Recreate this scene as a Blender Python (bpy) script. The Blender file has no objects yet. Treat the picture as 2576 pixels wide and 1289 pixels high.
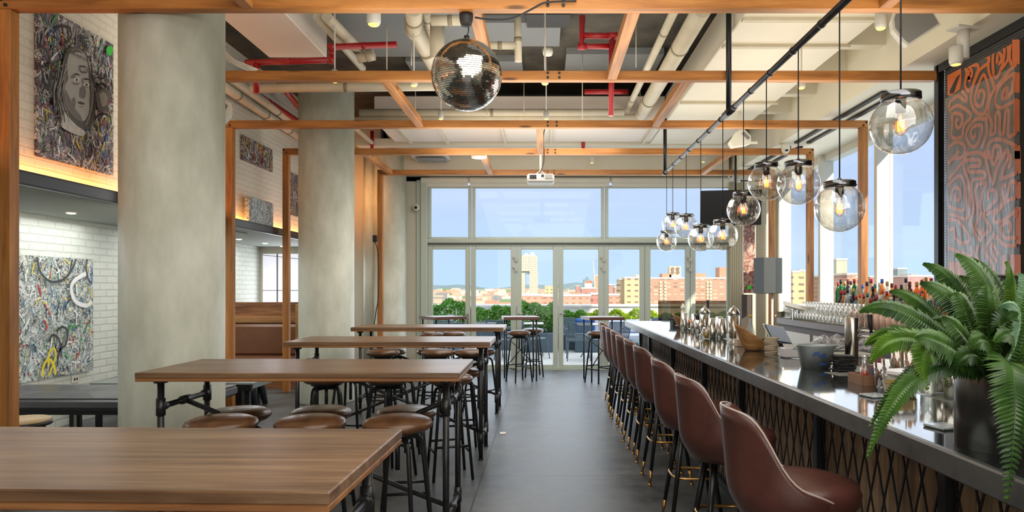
import bpy, math, random
from mathutils import Vector
C = bpy.context.scene
COL = C.collection
PI = math.pi
F = 1760.0; VX = 1368.0; VY = 725.0; EYE = 1.55

# ---------------------------------------------------------------- camera
cd = bpy.data.cameras.new('camera'); cam = bpy.data.objects.new('camera', cd); COL.objects.link(cam)
cam.location = (0, 0, EYE); cam.rotation_euler = (PI/2, 0, 0)
cd.sensor_width = 36.0; cd.lens = 36.0*F/2576
cd.shift_x = (1288-VX)/2576; cd.shift_y = (VY-644.5)/2576
cd.clip_start = 0.05; cd.clip_end = 20000
C.camera = cam
C.view_settings.view_transform = 'Standard'; C.view_settings.look = 'None'
C.view_settings.exposure = 0.17; C.view_settings.gamma = 1.0
C.cycles.max_bounces = 8; C.cycles.diffuse_bounces = 4; C.cycles.glossy_bounces = 4
C.cycles.transparent_max_bounces = 24; C.cycles.transmission_bounces = 6
C.cycles.caustics_reflective = False; C.cycles.caustics_refractive = False
C.cycles.sample_clamp_indirect = 6.0
C.cycles.use_denoising = True

def lin(r, g, b):
    f = lambda v: (v/255)/12.92 if v/255 <= .04045 else ((v/255+.055)/1.055)**2.4
    return (f(r), f(g), f(b), 1.0)

# ---------------------------------------------------------------- sky
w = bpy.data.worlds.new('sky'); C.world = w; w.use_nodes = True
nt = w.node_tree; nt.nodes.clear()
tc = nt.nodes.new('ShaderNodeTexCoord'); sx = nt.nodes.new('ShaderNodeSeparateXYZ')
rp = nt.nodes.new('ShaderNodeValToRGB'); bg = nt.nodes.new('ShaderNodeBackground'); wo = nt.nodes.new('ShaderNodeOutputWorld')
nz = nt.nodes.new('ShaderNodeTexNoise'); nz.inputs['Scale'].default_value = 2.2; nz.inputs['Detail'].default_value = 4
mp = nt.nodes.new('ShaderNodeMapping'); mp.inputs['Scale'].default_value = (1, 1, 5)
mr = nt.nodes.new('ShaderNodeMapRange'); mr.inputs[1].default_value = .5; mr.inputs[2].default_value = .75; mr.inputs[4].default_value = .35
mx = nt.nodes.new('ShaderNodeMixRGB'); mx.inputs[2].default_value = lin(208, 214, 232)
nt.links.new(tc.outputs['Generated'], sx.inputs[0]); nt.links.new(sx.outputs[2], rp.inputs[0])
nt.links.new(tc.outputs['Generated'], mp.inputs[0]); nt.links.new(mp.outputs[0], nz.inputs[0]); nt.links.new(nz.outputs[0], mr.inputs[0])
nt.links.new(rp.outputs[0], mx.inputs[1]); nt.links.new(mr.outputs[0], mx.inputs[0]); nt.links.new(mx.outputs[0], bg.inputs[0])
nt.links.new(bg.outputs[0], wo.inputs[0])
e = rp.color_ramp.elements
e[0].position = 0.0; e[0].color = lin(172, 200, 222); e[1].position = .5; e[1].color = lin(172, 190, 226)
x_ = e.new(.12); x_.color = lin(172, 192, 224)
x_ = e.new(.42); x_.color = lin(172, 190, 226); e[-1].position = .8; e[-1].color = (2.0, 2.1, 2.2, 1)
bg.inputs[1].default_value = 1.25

# ---------------------------------------------------------------- sun and the large lights
def sun(dirv, s, col, ang=1.0):
    l = bpy.data.lights.new('sun', 'SUN'); o = bpy.data.objects.new('sun', l); COL.objects.link(o)
    l.energy = s; l.color = col; l.angle = math.radians(ang)
    o.rotation_euler = Vector(dirv).to_track_quat('-Z', 'Y').to_euler()
def area(name, loc, dirv, sx_, sy_, power, col=(1, 1, 1), spread=180):
    l = bpy.data.lights.new(name, 'AREA'); o = bpy.data.objects.new(name, l); COL.objects.link(o)
    l.shape = 'RECTANGLE'; l.size = sx_; l.size_y = sy_; l.energy = power; l.color = col; l.spread = math.radians(spread)
    o.location = loc; o.rotation_euler = Vector(dirv).to_track_quat('-Z', 'Y').to_euler()
    return o
sun((-.40, .80, -.44), 5.4, (1.0, .87, .70))
# unseen fill light added behind the camera, inside the front wall
area('front_fill', (1.2, -3.2, 2.0), (-.15, 1, .06), 6.5, 3.2, 185, (1.0, .96, .90))
# unseen fill lights added inside the room; the first brightens the ceiling
area('ceiling_fill', (-.2, 7.0, 3.15), (0, 0, 1), 2.6, 8.0, 105, (1.0, .93, .80))
area('room_fill', (-.2, 9.0, 3.48), (0, .2, -1), 2.6, 5.0, 105, (1.0, .96, .88))  # added downward fill with no visible fitting
area('room_fill_near', (.2, 2.4, 3.44), (-.35, .5, -1), 3.2, 3.4, 84, (1.0, .96, .88))  # added fill to lift the near tables and column, no fitting
area('bar_fill', (2.45, 6.0, 2.95), (0, 0, 1), .8, 8.0, 48, (1.0, .90, .74))  # added upward fill imitating warm sun bounce on duct and soffit
area('brick_fill', (-3.42, 7.2, 3.2), (-1, 0, .15), .3, 9.0, 32, (1.0, .91, .76))  # added fill to brighten the upper brick, no fitting
# daylight entering through the back doors and the right-hand windows
area('door_daylight', (.6, 13.0, 1.8), (0, -1, -.05), 5.6, 3.0, 75, (.86, .94, 1.0))
area('window_daylight', (4.4, 10.0, 2.4), (-1, 0, 0), 6.0, 2.2, 34, (.98, .97, .93))

# ---------------------------------------------------------------- helpers
def P(px, py, d): return Vector(((px-VX)*d/F, d, EYE-(py-VY)*d/F))
def PZ(px, py, Z): return P(px, py, (Z-EYE)*F/(VY-py))
def PX(px, py, X): return P(px, py, X*F/(px-VX))

class MB:
    def __init__(s): s.v = []; s.f = []; s.m = []; s.sm = []
    def add(s, vs, fs, m=0, smooth=False):
        b = len(s.v); s.v += [Vector(v) for v in vs]
        for f in fs: s.f.append([b+i for i in f]); s.m.append(m); s.sm.append(smooth)
        return s
    def box(s, c, d, m=0, rz=0, bev=0, rx=0, ry=0):
        x, y, z = d[0]/2, d[1]/2, d[2]/2
        if bev > 0:
            b = min(bev, x*.9, y*.9, z*.9); vs = []; 
            for sx in (-1, 1):
                for sy in (-1, 1):
                    for sz in (-1, 1):
                        vs += [(sx*(x-b), sy*(y-b), sz*z), (sx*(x-b), sy*y, sz*(z-b)), (sx*x, sy*(y-b), sz*(z-b))]
            i = lambda sx, sy, sz, k: ((sx > 0)*4+(sy > 0)*2+(sz > 0))*3+k
            fs = []
            for sz in (-1, 1): fs.append([i(-1,-1,sz,0), i(1,-1,sz,0), i(1,1,sz,0), i(-1,1,sz,0)][::sz])
            for sy in (-1, 1): fs.append([i(-1,sy,-1,1), i(1,sy,-1,1), i(1,sy,1,1), i(-1,sy,1,1)][::-sy])
            for sx in (-1, 1): fs.append([i(sx,-1,-1,2), i(sx,1,-1,2), i(sx,1,1,2), i(sx,-1,1,2)][::sx])
            for sy in (-1, 1):
                for sz in (-1, 1): fs.append([i(-1,sy,sz,0), i(1,sy,sz,0), i(1,sy,sz,1), i(-1,sy,sz,1)][::-sy*sz])
            for sx in (-1, 1):
                for sz in (-1, 1): fs.append([i(sx,-1,sz,0), i(sx,1,sz,0), i(sx,1,sz,2), i(sx,-1,sz,2)][::sx*sz])
                for sy in (-1, 1): fs.append([i(sx,sy,-1,1), i(sx,sy,1,1), i(sx,sy,1,2), i(sx,sy,-1,2)][::sx*sy])
                for sy in (-1, 1):
                    for sz in (-1, 1): fs.append([i(sx,sy,sz,0), i(sx,sy,sz,1), i(sx,sy,sz,2)])
        else:
            vs = [(a*x, b*y, q*z) for a in (-1, 1) for b in (-1, 1) for q in (-1, 1)]
            fs = [[0,1,3,2],[4,6,7,5],[0,4,5,1],[2,3,7,6],[0,2,6,4],[1,5,7,3]]
        from mathutils import Euler
        R = Euler((rx, ry, rz)).to_matrix(); cc = Vector(c)
        return s.add([R @ Vector(v)+cc for v in vs], fs, m)
    def bx(s, x0, x1, y0, y1, z0, z1, m=0, bev=0):
        return s.box(((x0+x1)/2, (y0+y1)/2, (z0+z1)/2), (abs(x1-x0), abs(y1-y0), abs(z1-z0)), m, 0, bev)
    def tube(s, pts, r, n=10, m=0, closed=False, caps=True, smooth=True):
        pts = [Vector(p) for p in pts]; k = len(pts)
        rs = r if isinstance(r, (list, tuple)) else [r]*k
        vs = []; up = None
        for i, p in enumerate(pts):
            if closed: t = pts[(i+1) % k]-pts[i-1]
            else: t = (pts[min(i+1, k-1)]-pts[max(i-1, 0)])
            if t.length < 1e-9: t = Vector((0, 0, 1))
            t.normalize()
            if up is None:
                up = Vector((0, 0, 1)) if abs(t.z) < .9 else Vector((1, 0, 0))
            u = t.cross(up)
            if u.length < 1e-6: u = t.cross(Vector((1, 0, 0)))
            u.normalize(); v = u.cross(t); up = v
            for j in range(n):
                a = 2*PI*j/n; vs.append(p+(u*math.cos(a)+v*math.sin(a))*rs[i])
        fs = []
        for i in range(k if closed else k-1):
            a = i*n; b = ((i+1) % k)*n
            for j in range(n): fs.append([a+j, a+(j+1) % n, b+(j+1) % n, b+j])
        s.add(vs, fs, m, smooth)
        if caps and not closed:
            base = len(s.v)-len(vs)
            s.f.append([base+j for j in range(n)][::-1]); s.m.append(m); s.sm.append(False)
            s.f.append([base+(k-1)*n+j for j in range(n)]); s.m.append(m); s.sm.append(False)
        return s
    def lathe(s, prof, c=(0, 0, 0), n=24, m=0, smooth=True, sy=1.0):
        cx, cy, cz = c; vs = []; k = len(prof)
        for r, z in prof:
            for j in range(n):
                a = 2*PI*j/n; vs.append((cx+r*math.cos(a), cy+r*sy*math.sin(a), cz+z))
        fs = []
        for i in range(k-1):
            for j in range(n): fs.append([i*n+j, i*n+(j+1) % n, (i+1)*n+(j+1) % n, (i+1)*n+j])
        if prof[0][0] > 1e-5: fs.append([j for j in range(n)][::-1])
        if prof[-1][0] > 1e-5: fs.append([(k-1)*n+j for j in range(n)])
        return s.add(vs, fs, m, smooth)
    def quad(s, a, b, c, d, m=0): return s.add([a, b, c, d], [[0, 1, 2, 3]], m)
    def build(s, name, mats, parent=None, world=False, loc=None):
        if not isinstance(mats, (list, tuple)): mats = [mats]
        off = Vector((0, 0, 0))
        if world and parent is not None:
            q = parent
            while q is not None: off += Vector(q.location); q = q.parent
        if parent is None and loc is None:
            xs = [v.x for v in s.v]; ys = [v.y for v in s.v]; zs = [v.z for v in s.v]
            off = Vector(((min(xs)+max(xs))/2, (min(ys)+max(ys))/2, min(zs)))
        me = bpy.data.meshes.new(name)
        me.from_pydata([v-off for v in s.v], [], s.f)
        for mt in mats: me.materials.append(mt)
        me.polygons.foreach_set('material_index', s.m)
        me.polygons.foreach_set('use_smooth', s.sm)
        me.update()
        o = bpy.data.objects.new(name, me); COL.objects.link(o)
        if parent is not None: o.parent = parent
        else: o.location = off if loc is None else loc
        return o

def tag(o, label=None, cat=None, group=None, kind=None):
    if label: o['label'] = label
    if cat: o['category'] = cat
    if group: o['group'] = group
    if kind: o['kind'] = kind
    return o
def thing(name, label, cat, loc=(0, 0, 0), rz=0, group=None):
    o = bpy.data.objects.new(name, None); COL.objects.link(o); o.empty_display_size = .1
    o.location = loc; o.rotation_euler = (0, 0, rz)
    return tag(o, label, cat, group)
def dup(root, loc, rz=0, label=None, group=None, parent=None):
    r = root.copy(); COL.objects.link(r)
    if parent is None: r.location = loc; r.rotation_euler = (0, 0, rz)
    else: r.parent = parent
    if label: r['label'] = label
    if group: r['group'] = group
    for ch in list(root.children): dup(ch, None, parent=r)
    return r
def struct(name, mb, m): 
    o = mb.build(name, m, None); o['kind'] = 'structure'; return o

# ---------------------------------------------------------------- materials
def newmat(name):
    m = bpy.data.materials.new(name); m.use_nodes = True
    nt = m.node_tree; b = nt.nodes['Principled BSDF']; return m, nt, b
def N(nt, t, **kw):
    n = nt.nodes.new(t)
    for k, v in kw.items():
        if k in n.inputs.keys(): n.inputs[k].default_value = v
        else: setattr(n, k, v)
    return n
def mat(name, col, rough=.5, metal=0, noise=0, nscale=8, bump=0, bscale=60, stretch=(1, 1, 1), col2=None, spec=.5, coat=0, emit=None, es=0):
    m, nt, b = newmat(name)
    b.inputs['Base Color'].default_value = col; b.inputs['Roughness'].default_value = rough; b.inputs['Metallic'].default_value = metal
    b.inputs['Specular IOR Level'].default_value = spec; b.inputs['Coat Weight'].default_value = coat
    if emit: b.inputs['Emission Color'].default_value = emit; b.inputs['Emission Strength'].default_value = es
    if noise or bump:
        tc = N(nt, 'ShaderNodeTexCoord'); mp = N(nt, 'ShaderNodeMapping'); mp.inputs['Scale'].default_value = stretch
        nt.links.new(tc.outputs['Object'], mp.inputs[0])
    if noise:
        n1 = N(nt, 'ShaderNodeTexNoise', Scale=nscale, Detail=6.0, Roughness=.6); nt.links.new(mp.outputs[0], n1.inputs[0])
        r = N(nt, 'ShaderNodeMapRange'); r.inputs[1].default_value = .3; r.inputs[2].default_value = .7
        nt.links.new(n1.outputs[0], r.inputs[0])
        x = N(nt, 'ShaderNodeMixRGB'); x.inputs[1].default_value = col
        x.inputs[2].default_value = col2 if col2 else tuple(c*(1-noise) for c in col[:3])+(1,)
        nt.links.new(r.outputs[0], x.inputs[0]); nt.links.new(x.outputs[0], b.inputs['Base Color'])
    if bump:
        n2 = N(nt, 'ShaderNodeTexNoise', Scale=bscale, Detail=4.0); nt.links.new(mp.outputs[0], n2.inputs[0])
        bp = N(nt, 'ShaderNodeBump', Strength=bump, Distance=.02); nt.links.new(n2.outputs[0], bp.inputs['Height']); nt.links.new(bp.outputs[0], b.inputs['Normal'])
    return m
def wood(name, c1, c2, c3, axis='x', rough=.45, scale=1.0, plank=0, knots=False):
    m, nt, b = newmat(name); b.inputs['Roughness'].default_value = rough
    tc = N(nt, 'ShaderNodeTexCoord'); mp = N(nt, 'ShaderNodeMapping')
    s = {'x': (.9, 14, 14), 'y': (14, .9, 14), 'z': (14, 14, .9)}[axis]
    mp.inputs['Scale'].default_value = tuple(q*scale for q in s)
    nt.links.new(tc.outputs['Object'], mp.inputs[0])
    n1 = N(nt, 'ShaderNodeTexNoise', Scale=1.6, Detail=8.0, Roughness=.65, Distortion=.6); nt.links.new(mp.outputs[0], n1.inputs[0])
    r = N(nt, 'ShaderNodeValToRGB'); e = r.color_ramp.elements
    e[0].position = .3; e[0].color = c1; e[1].position = .72; e[1].color = c3; q = e.new(.5); q.color = c2
    nt.links.new(n1.outputs[0], r.inputs[0])
    # broad wear patches
    mp2 = N(nt, 'ShaderNodeMapping'); mp2.inputs['Scale'].default_value = {'x': (.8, 4, 4), 'y': (4, .8, 4), 'z': (4, 4, .8)}[axis]
    nt.links.new(tc.outputs['Object'], mp2.inputs[0])
    n2 = N(nt, 'ShaderNodeTexNoise', Scale=1.3, Detail=3.0); nt.links.new(mp2.outputs[0], n2.inputs[0])
    r2 = N(nt, 'ShaderNodeMapRange'); r2.inputs[1].default_value = .35; r2.inputs[2].default_value = .7; r2.inputs[3].default_value = .72; r2.inputs[4].default_value = 1.22
    nt.links.new(n2.outputs[0], r2.inputs[0])
    x = N(nt, 'ShaderNodeMixRGB', blend_type='MULTIPLY'); x.inputs[0].default_value = 1
    nt.links.new(r.outputs[0], x.inputs[1]); nt.links.new(r2.outputs[0], x.inputs[2])
    last = x
    if knots:
        mp3 = N(nt, 'ShaderNodeMapping'); mp3.inputs['Scale'].default_value = {'x': (1.6, 7, 7), 'y': (7, 1.6, 7), 'z': (7, 7, 1.6)}[axis]
        nt.links.new(tc.outputs['Object'], mp3.inputs[0])
        vo = N(nt, 'ShaderNodeTexVoronoi', Scale=1.0); nt.links.new(mp3.outputs[0], vo.inputs[0])
        r3 = N(nt, 'ShaderNodeMapRange'); r3.inputs[1].default_value = .07; r3.inputs[2].default_value = .16; r3.inputs[3].default_value = .28; r3.inputs[4].default_value = 1
        nt.links.new(vo.outputs[0], r3.inputs[0])
        x2 = N(nt, 'ShaderNodeMixRGB', blend_type='MULTIPLY'); x2.inputs[0].default_value = 1
        nt.links.new(last.outputs[0], x2.inputs[1]); nt.links.new(r3.outputs[0], x2.inputs[2]); last = x2
    nt.links.new(last.outputs[0], b.inputs['Base Color'])
    bp = N(nt, 'ShaderNodeBump', Strength=.12, Distance=.01); nt.links.new(n1.outputs[0], bp.inputs['Height']); nt.links.new(bp.outputs[0], b.inputs['Normal'])
    return m
def thin_glass(name, tint, fac_lo=.04, rough=0.02, fr=1.25, gl=(1, 1, 1, 1), wav=0):
    m = bpy.data.materials.new(name); m.use_nodes = True; nt = m.node_tree; nt.nodes.clear()
    o = N(nt, 'ShaderNodeOutputMaterial'); t = N(nt, 'ShaderNodeBsdfTransparent'); t.inputs[0].default_value = tint
    g = N(nt, 'ShaderNodeBsdfGlossy'); g.inputs['Roughness'].default_value = rough; g.inputs[0].default_value = gl
    f = N(nt, 'ShaderNodeLayerWeight', Blend=.25)
    r = N(nt, 'ShaderNodeMapRange'); r.inputs[3].default_value = fac_lo; r.inputs[4].default_value = fr*.6
    x = N(nt, 'ShaderNodeMixShader')
    nt.links.new(f.outputs['Facing'], r.inputs[0]); nt.links.new(r.outputs[0], x.inputs[0])
    nt.links.new(t.outputs[0], x.inputs[1]); nt.links.new(g.outputs[0], x.inputs[2]); nt.links.new(x.outputs[0], o.inputs[0])
    if wav:
        tc = N(nt, 'ShaderNodeTexCoord'); mp = N(nt, 'ShaderNodeMapping'); mp.inputs['Scale'].default_value = (7, 7, 1.6); n = N(nt, 'ShaderNodeTexNoise', Scale=1.6, Detail=2.0)
        bp = N(nt, 'ShaderNodeBump', Strength=wav, Distance=.05)
        nt.links.new(tc.outputs['Object'], mp.inputs[0]); nt.links.new(mp.outputs[0], n.inputs[0]); nt.links.new(n.outputs[0], bp.inputs['Height']); nt.links.new(bp.outputs[0], g.inputs['Normal'])
    return m
def brick(name, c1, c2, cm, bw, bh, plane='yz', mortar=.012, bump=.6, rough=.7, offset=.5):
    m, nt, b = newmat(name); b.inputs['Roughness'].default_value = rough
    tc = N(nt, 'ShaderNodeTexCoord'); s = N(nt, 'ShaderNodeSeparateXYZ'); c = N(nt, 'ShaderNodeCombineXYZ')
    nt.links.new(tc.outputs['Object'], s.inputs[0])
    ix = {'x': 0, 'y': 1, 'z': 2}
    nt.links.new(s.outputs[ix[plane[0]]], c.inputs[0]); nt.links.new(s.outputs[ix[plane[1]]], c.inputs[1])
    nw = N(nt, 'ShaderNodeTexNoise', Scale=9.0, Detail=3.0); nt.links.new(tc.outputs['Object'], nw.inputs[0])
    vm = N(nt, 'ShaderNodeVectorMath', operation='MULTIPLY_ADD'); vm.inputs[1].default_value = (.035*bump,)*3
    nt.links.new(nw.outputs['Color'], vm.inputs[0]); nt.links.new(c.outputs[0], vm.inputs[2])
    k = N(nt, 'ShaderNodeTexBrick'); k.offset = offset
    k.inputs['Scale'].default_value = 1.0; k.inputs['Brick Width'].default_value = bw; k.inputs['Row Height'].default_value = bh
    k.inputs['Mortar Size'].default_value = mortar; k.inputs['Mortar Smooth'].default_value = .4 if bump else 0
    k.inputs['Color1'].default_value = c1; k.inputs['Color2'].default_value = c2; k.inputs['Mortar'].default_value = cm
    nt.links.new((vm if bump else c).outputs[0], k.inputs[0]); nt.links.new(k.outputs[0], b.inputs['Base Color'])
    if bump:
        iv = N(nt, 'ShaderNodeMath', operation='SUBTRACT'); iv.inputs[0].default_value = 1; nt.links.new(k.outputs['Fac'], iv.inputs[1])
        n2 = N(nt, 'ShaderNodeTexNoise', Scale=40.0, Detail=4.0); nt.links.new(tc.outputs['Object'], n2.inputs[0])
        ad = N(nt, 'ShaderNodeMath', operation='MULTIPLY_ADD'); ad.inputs[1].default_value = .35; nt.links.new(n2.outputs[0], ad.inputs[0]); nt.links.new(iv.outputs[0], ad.inputs[2])
        bp = N(nt, 'ShaderNodeBump', Strength=bump, Distance=.02); nt.links.new(ad.outputs[0], bp.inputs['Height']); nt.links.new(bp.outputs[0], b.inputs['Normal'])
    return m
def graffiti(name, cols, scale=6, dark=.5, seed=0):
    m, nt, b = newmat(name); b.inputs['Roughness'].default_value = .45
    tc = N(nt, 'ShaderNodeTexCoord'); mp = N(nt, 'ShaderNodeMapping'); mp.inputs['Location'].default_value = (seed, seed*2, seed*3)
    nt.links.new(tc.outputs['Object'], mp.inputs[0])
    n1 = N(nt, 'ShaderNodeTexNoise', Scale=scale, Detail=7.0, Roughness=.75, Distortion=1.5); nt.links.new(mp.outputs[0], n1.inputs[0])
    r = N(nt, 'ShaderNodeValToRGB'); r.color_ramp.interpolation = 'CONSTANT'; e = r.color_ramp.elements
    n = len(cols)
    while len(e) < n: e.new(.5)
    for i, c in enumerate(cols): e[i].position = .3+.4*i/n if i else 0; e[i].color = c
    nt.links.new(n1.outputs[0], r.inputs[0])
    n2 = N(nt, 'ShaderNodeTexNoise', Scale=scale*2.2, Detail=5.0, Distortion=3.0); nt.links.new(mp.outputs[0], n2.inputs[0])
    r2 = N(nt, 'ShaderNodeValToRGB'); r2.color_ramp.interpolation = 'CONSTANT'; e = r2.color_ramp.elements
    e[0].color = (0, 0, 0, 1); e[1].position = .5; e[1].color = (1, 1, 1, 1); q = e.new(.54); q.color = (0, 0, 0, 1)
    nt.links.new(n2.outputs[0], r2.inputs[0])
    x = N(nt, 'ShaderNodeMixRGB'); x.inputs[2].default_value = lin(30, 30, 34); nt.links.new(r2.outputs[0], x.inputs[0]); nt.links.new(r.outputs[0], x.inputs[1])
    nt.links.new(x.outputs[0], b.inputs['Base Color'])
    return m

M = {}
M['concrete'] = mat('column concrete', lin(224, 226, 212), .5, noise=.3, nscale=2.0, bump=.1, bscale=14, stretch=(1, 1, .4), col2=lin(162, 165, 146))
M['floor'] = None
m, nt, b = newmat('dark polished concrete floor')
tc = N(nt, 'ShaderNodeTexCoord'); n1 = N(nt, 'ShaderNodeTexNoise', Scale=2.4, Detail=8.0, Roughness=.68); nt.links.new(tc.outputs['Object'], n1.inputs[0])
r = N(nt, 'ShaderNodeValToRGB'); e = r.color_ramp.elements; e[0].position = .32; e[0].color = lin(48, 51, 53); e[1].position = .68; e[1].color = lin(104, 107, 108)
nt.links.new(n1.outputs[0], r.inputs[0])
nf = N(nt, 'ShaderNodeTexNoise', Scale=120.0, Detail=2.0); nt.links.new(tc.outputs['Object'], nf.inputs[0])
rf = N(nt, 'ShaderNodeMapRange'); rf.inputs[3].default_value = .75; rf.inputs[4].default_value = 1.25; nt.links.new(nf.outputs[0], rf.inputs[0])
xf = N(nt, 'ShaderNodeMixRGB', blend_type='MULTIPLY'); xf.inputs[0].default_value = 1; nt.links.new(r.outputs[0], xf.inputs[1]); nt.links.new(rf.outputs[0], xf.inputs[2])
kk = N(nt, 'ShaderNodeTexBrick'); kk.offset = 0; kk.inputs['Scale'].default_value = 1; kk.inputs['Brick Width'].default_value = 4.0; kk.inputs['Row Height'].default_value = 3.48; kk.inputs['Mortar Size'].default_value = .006
kk.inputs['Color1'].default_value = (1, 1, 1, 1); kk.inputs['Color2'].default_value = (1, 1, 1, 1); kk.inputs['Mortar'].default_value = (.12, .12, .12, 1)
mpf = N(nt, 'ShaderNodeMapping'); nt.links.new(tc.outputs['Object'], mpf.inputs[0]); nt.links.new(mpf.outputs[0], kk.inputs[0])
xg = N(nt, 'ShaderNodeMixRGB', blend_type='MULTIPLY'); xg.inputs[0].default_value = 1; nt.links.new(xf.outputs[0], xg.inputs[1]); nt.links.new(kk.outputs[0], xg.inputs[2]); nt.links.new(xg.outputs[0], b.inputs['Base Color'])
rr = N(nt, 'ShaderNodeMapRange'); rr.inputs[3].default_value = .3; rr.inputs[4].default_value = .5; nt.links.new(n1.outputs[0], rr.inputs[0]); nt.links.new(rr.outputs[0], b.inputs['Roughness'])
M['floor'] = m; FLOORMAP = mpf
for a in 'xyz':
    M['cedar_'+a] = wood('orange cedar '+a, lin(130, 80, 34), lin(174, 112, 50), lin(198, 138, 74), a, .5, .7, knots=True)
M['table'] = wood('worn walnut tabletop', lin(90, 64, 45), lin(120, 90, 64), lin(148, 120, 92), 'x', .34, 1.0)
M['table_edge'] = wood('tabletop edge', lin(100, 56, 34), lin(138, 82, 50), lin(164, 104, 66), 'x', .45, 1.0)
M['under'] = wood('lighter lower table board', lin(118, 74, 40), lin(148, 98, 56), lin(174, 122, 76), 'x', .45, 1.0)
M['darkwood'] = wood('dark pub tabletop', lin(70, 42, 34), lin(96, 60, 48), lin(130, 92, 78), 'x', .35)
M['booth'] = wood('booth planks', lin(96, 60, 34), lin(136, 88, 52), lin(176, 126, 80), 'x', .55)
M['boothgold'] = wood('booth light plank', lin(150, 104, 60), lin(176, 126, 76), lin(196, 150, 98), 'x', .5)
M['barwood'] = wood('bar reclaimed planks', lin(96, 78, 62), lin(160, 132, 104), lin(204, 172, 138), 'z', .7, 1.0)
M['pipe_dark'] = mat('dark iron pipe', lin(74, 74, 74), .38, .75, noise=.4, nscale=14)
M['black_metal'] = mat('black painted metal', lin(34, 36, 38), .35, .3)
M['black'] = mat('matte black', lin(24, 24, 26), .6)
M['leather'] = mat('brown stool leather', lin(110, 74, 46), .32, noise=.35, nscale=9, bump=.05, bscale=120, col2=lin(74, 48, 28), coat=.15)
M['oxblood'] = mat('oxblood leather', lin(96, 56, 48), .36, noise=.3, nscale=6, bump=.05, bscale=160, col2=lin(70, 40, 34), coat=.1)
M['piping'] = mat('pale leather piping', lin(190, 170, 160), .35)
M['brass'] = mat('brass', lin(196, 152, 88), .28, 1)
M['steel'] = mat('brushed steel', lin(196, 192, 184), .22, 1, noise=.15, nscale=30, stretch=(6, 6, .3))
M['bar_top'] = mat('dark glossy zinc bar top', lin(128, 134, 134), .06, .9, noise=.25, nscale=4)
M['bar_edge'] = mat('zinc edge band', lin(134, 136, 136), .36, .7, noise=.4, nscale=6)
M['brickw'] = brick('white painted brick', lin(226, 220, 204), lin(222, 216, 200), lin(214, 208, 192), .23, .072, 'yz', .009, .4)
M['brickg'] = brick('pale painted brick', lin(214, 218, 208), lin(206, 211, 202), lin(194, 199, 190), .26, .085, 'yz', .011, .45)
M['white'] = mat('white paint', lin(226, 222, 208), .6, noise=.06, nscale=3)
M['cream'] = mat('cream wall', lin(214, 208, 190), .65, noise=.08, nscale=2)
M['frame'] = mat('grey green aluminium frame', lin(192, 202, 190), .4, .1)
M['frame_dark'] = mat('dark sill and shade strip', lin(70, 78, 76), .5)
M['soffit'] = mat('white soffit', lin(226, 220, 200), .6)
M['duct'] = mat('painted white duct', lin(232, 224, 204), .5, noise=.06, nscale=2)
M['ductp'] = mat('pale pink duct', lin(226, 214, 202), .5)
M['slab'] = mat('raw concrete slab', lin(92, 86, 74), .85, noise=.7, nscale=1.6, bump=.3, bscale=9, col2=lin(46, 42, 36))
M['panelblue'] = mat('grey blue ceiling board', lin(128, 132, 134), .8)
M['pipew'] = mat('cream painted pipe', lin(206, 196, 172), .45, noise=.15, nscale=5)
M['ring'] = mat('pipe coupling', lin(140, 128, 104), .5)
M['red'] = mat('red sprinkler pipe', lin(160, 24, 28), .35)
M['grey'] = mat('grey plastic', lin(124, 124, 122), .5)
M['lightgrey'] = mat('light grey plastic', lin(200, 198, 190), .45)
M['glass'] = thin_glass('window glass', (.98, .99, .99, 1), .008, .02, .1)
M['globe'] = thin_glass('smoky globe glass', (.93, .93, .91, 1), .13, .03, 1.6, wav=.5)
M['bulb'] = thin_glass('bulb glass', (.98, .93, .85, 1), .08, .03, 1.0)
M['filament'] = mat('glowing filament', lin(255, 150, 60), .5, emit=lin(255, 120, 40), es=9)
M['chrome'] = mat('mirror tile', lin(226, 222, 214), .10, 1)
M['cap'] = mat('gunmetal lamp cap', lin(120, 122, 126), .16, 1)
M['amber'] = mat('amber lamp lens', lin(255, 190, 90), .5, emit=lin(255, 170, 60), es=5)
M['downl'] = mat('downlight lens', lin(255, 230, 190), .5, emit=lin(255, 220, 170), es=4)
M['blackleather'] = mat('black tufted leather', lin(84, 84, 88), .3, noise=.2, nscale=5)
M['frost'] = mat('frosted plastic', lin(238, 238, 244), .4)
M['frostlit'] = mat('daylit frosted glass', lin(238, 238, 244), .4, emit=lin(225, 226, 240), es=.62)  # emission stands in for daylight coming through the pane
M['terrace'] = mat('pale terrace paving', lin(204, 206, 204), .7, noise=.08, nscale=2)
M['parapet'] = mat('white parapet', lin(214, 212, 208), .7)
M['planter'] = mat('slate planter', lin(84, 104, 118), .6)
M['chairmesh'] = mat('slate chair mesh', lin(92, 112, 124), .5)
M['blue'] = mat('blue cushion', lin(40, 84, 150), .8)
M['palecush'] = mat('pale cushion', lin(196, 204, 222), .8)
M['navy'] = mat('navy cushion', lin(70, 82, 110), .8)
M['leaf1'] = mat('hedge leaf', lin(120, 170, 70), .5, noise=.5, nscale=3, col2=lin(70, 130, 50))
M['leaf2'] = mat('sunlit hedge leaf', lin(176, 194, 50), .5, noise=.3, nscale=3, col2=lin(110, 150, 40))  # yellower leaf colour carries the sunlight on the right-hand hedges
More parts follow.
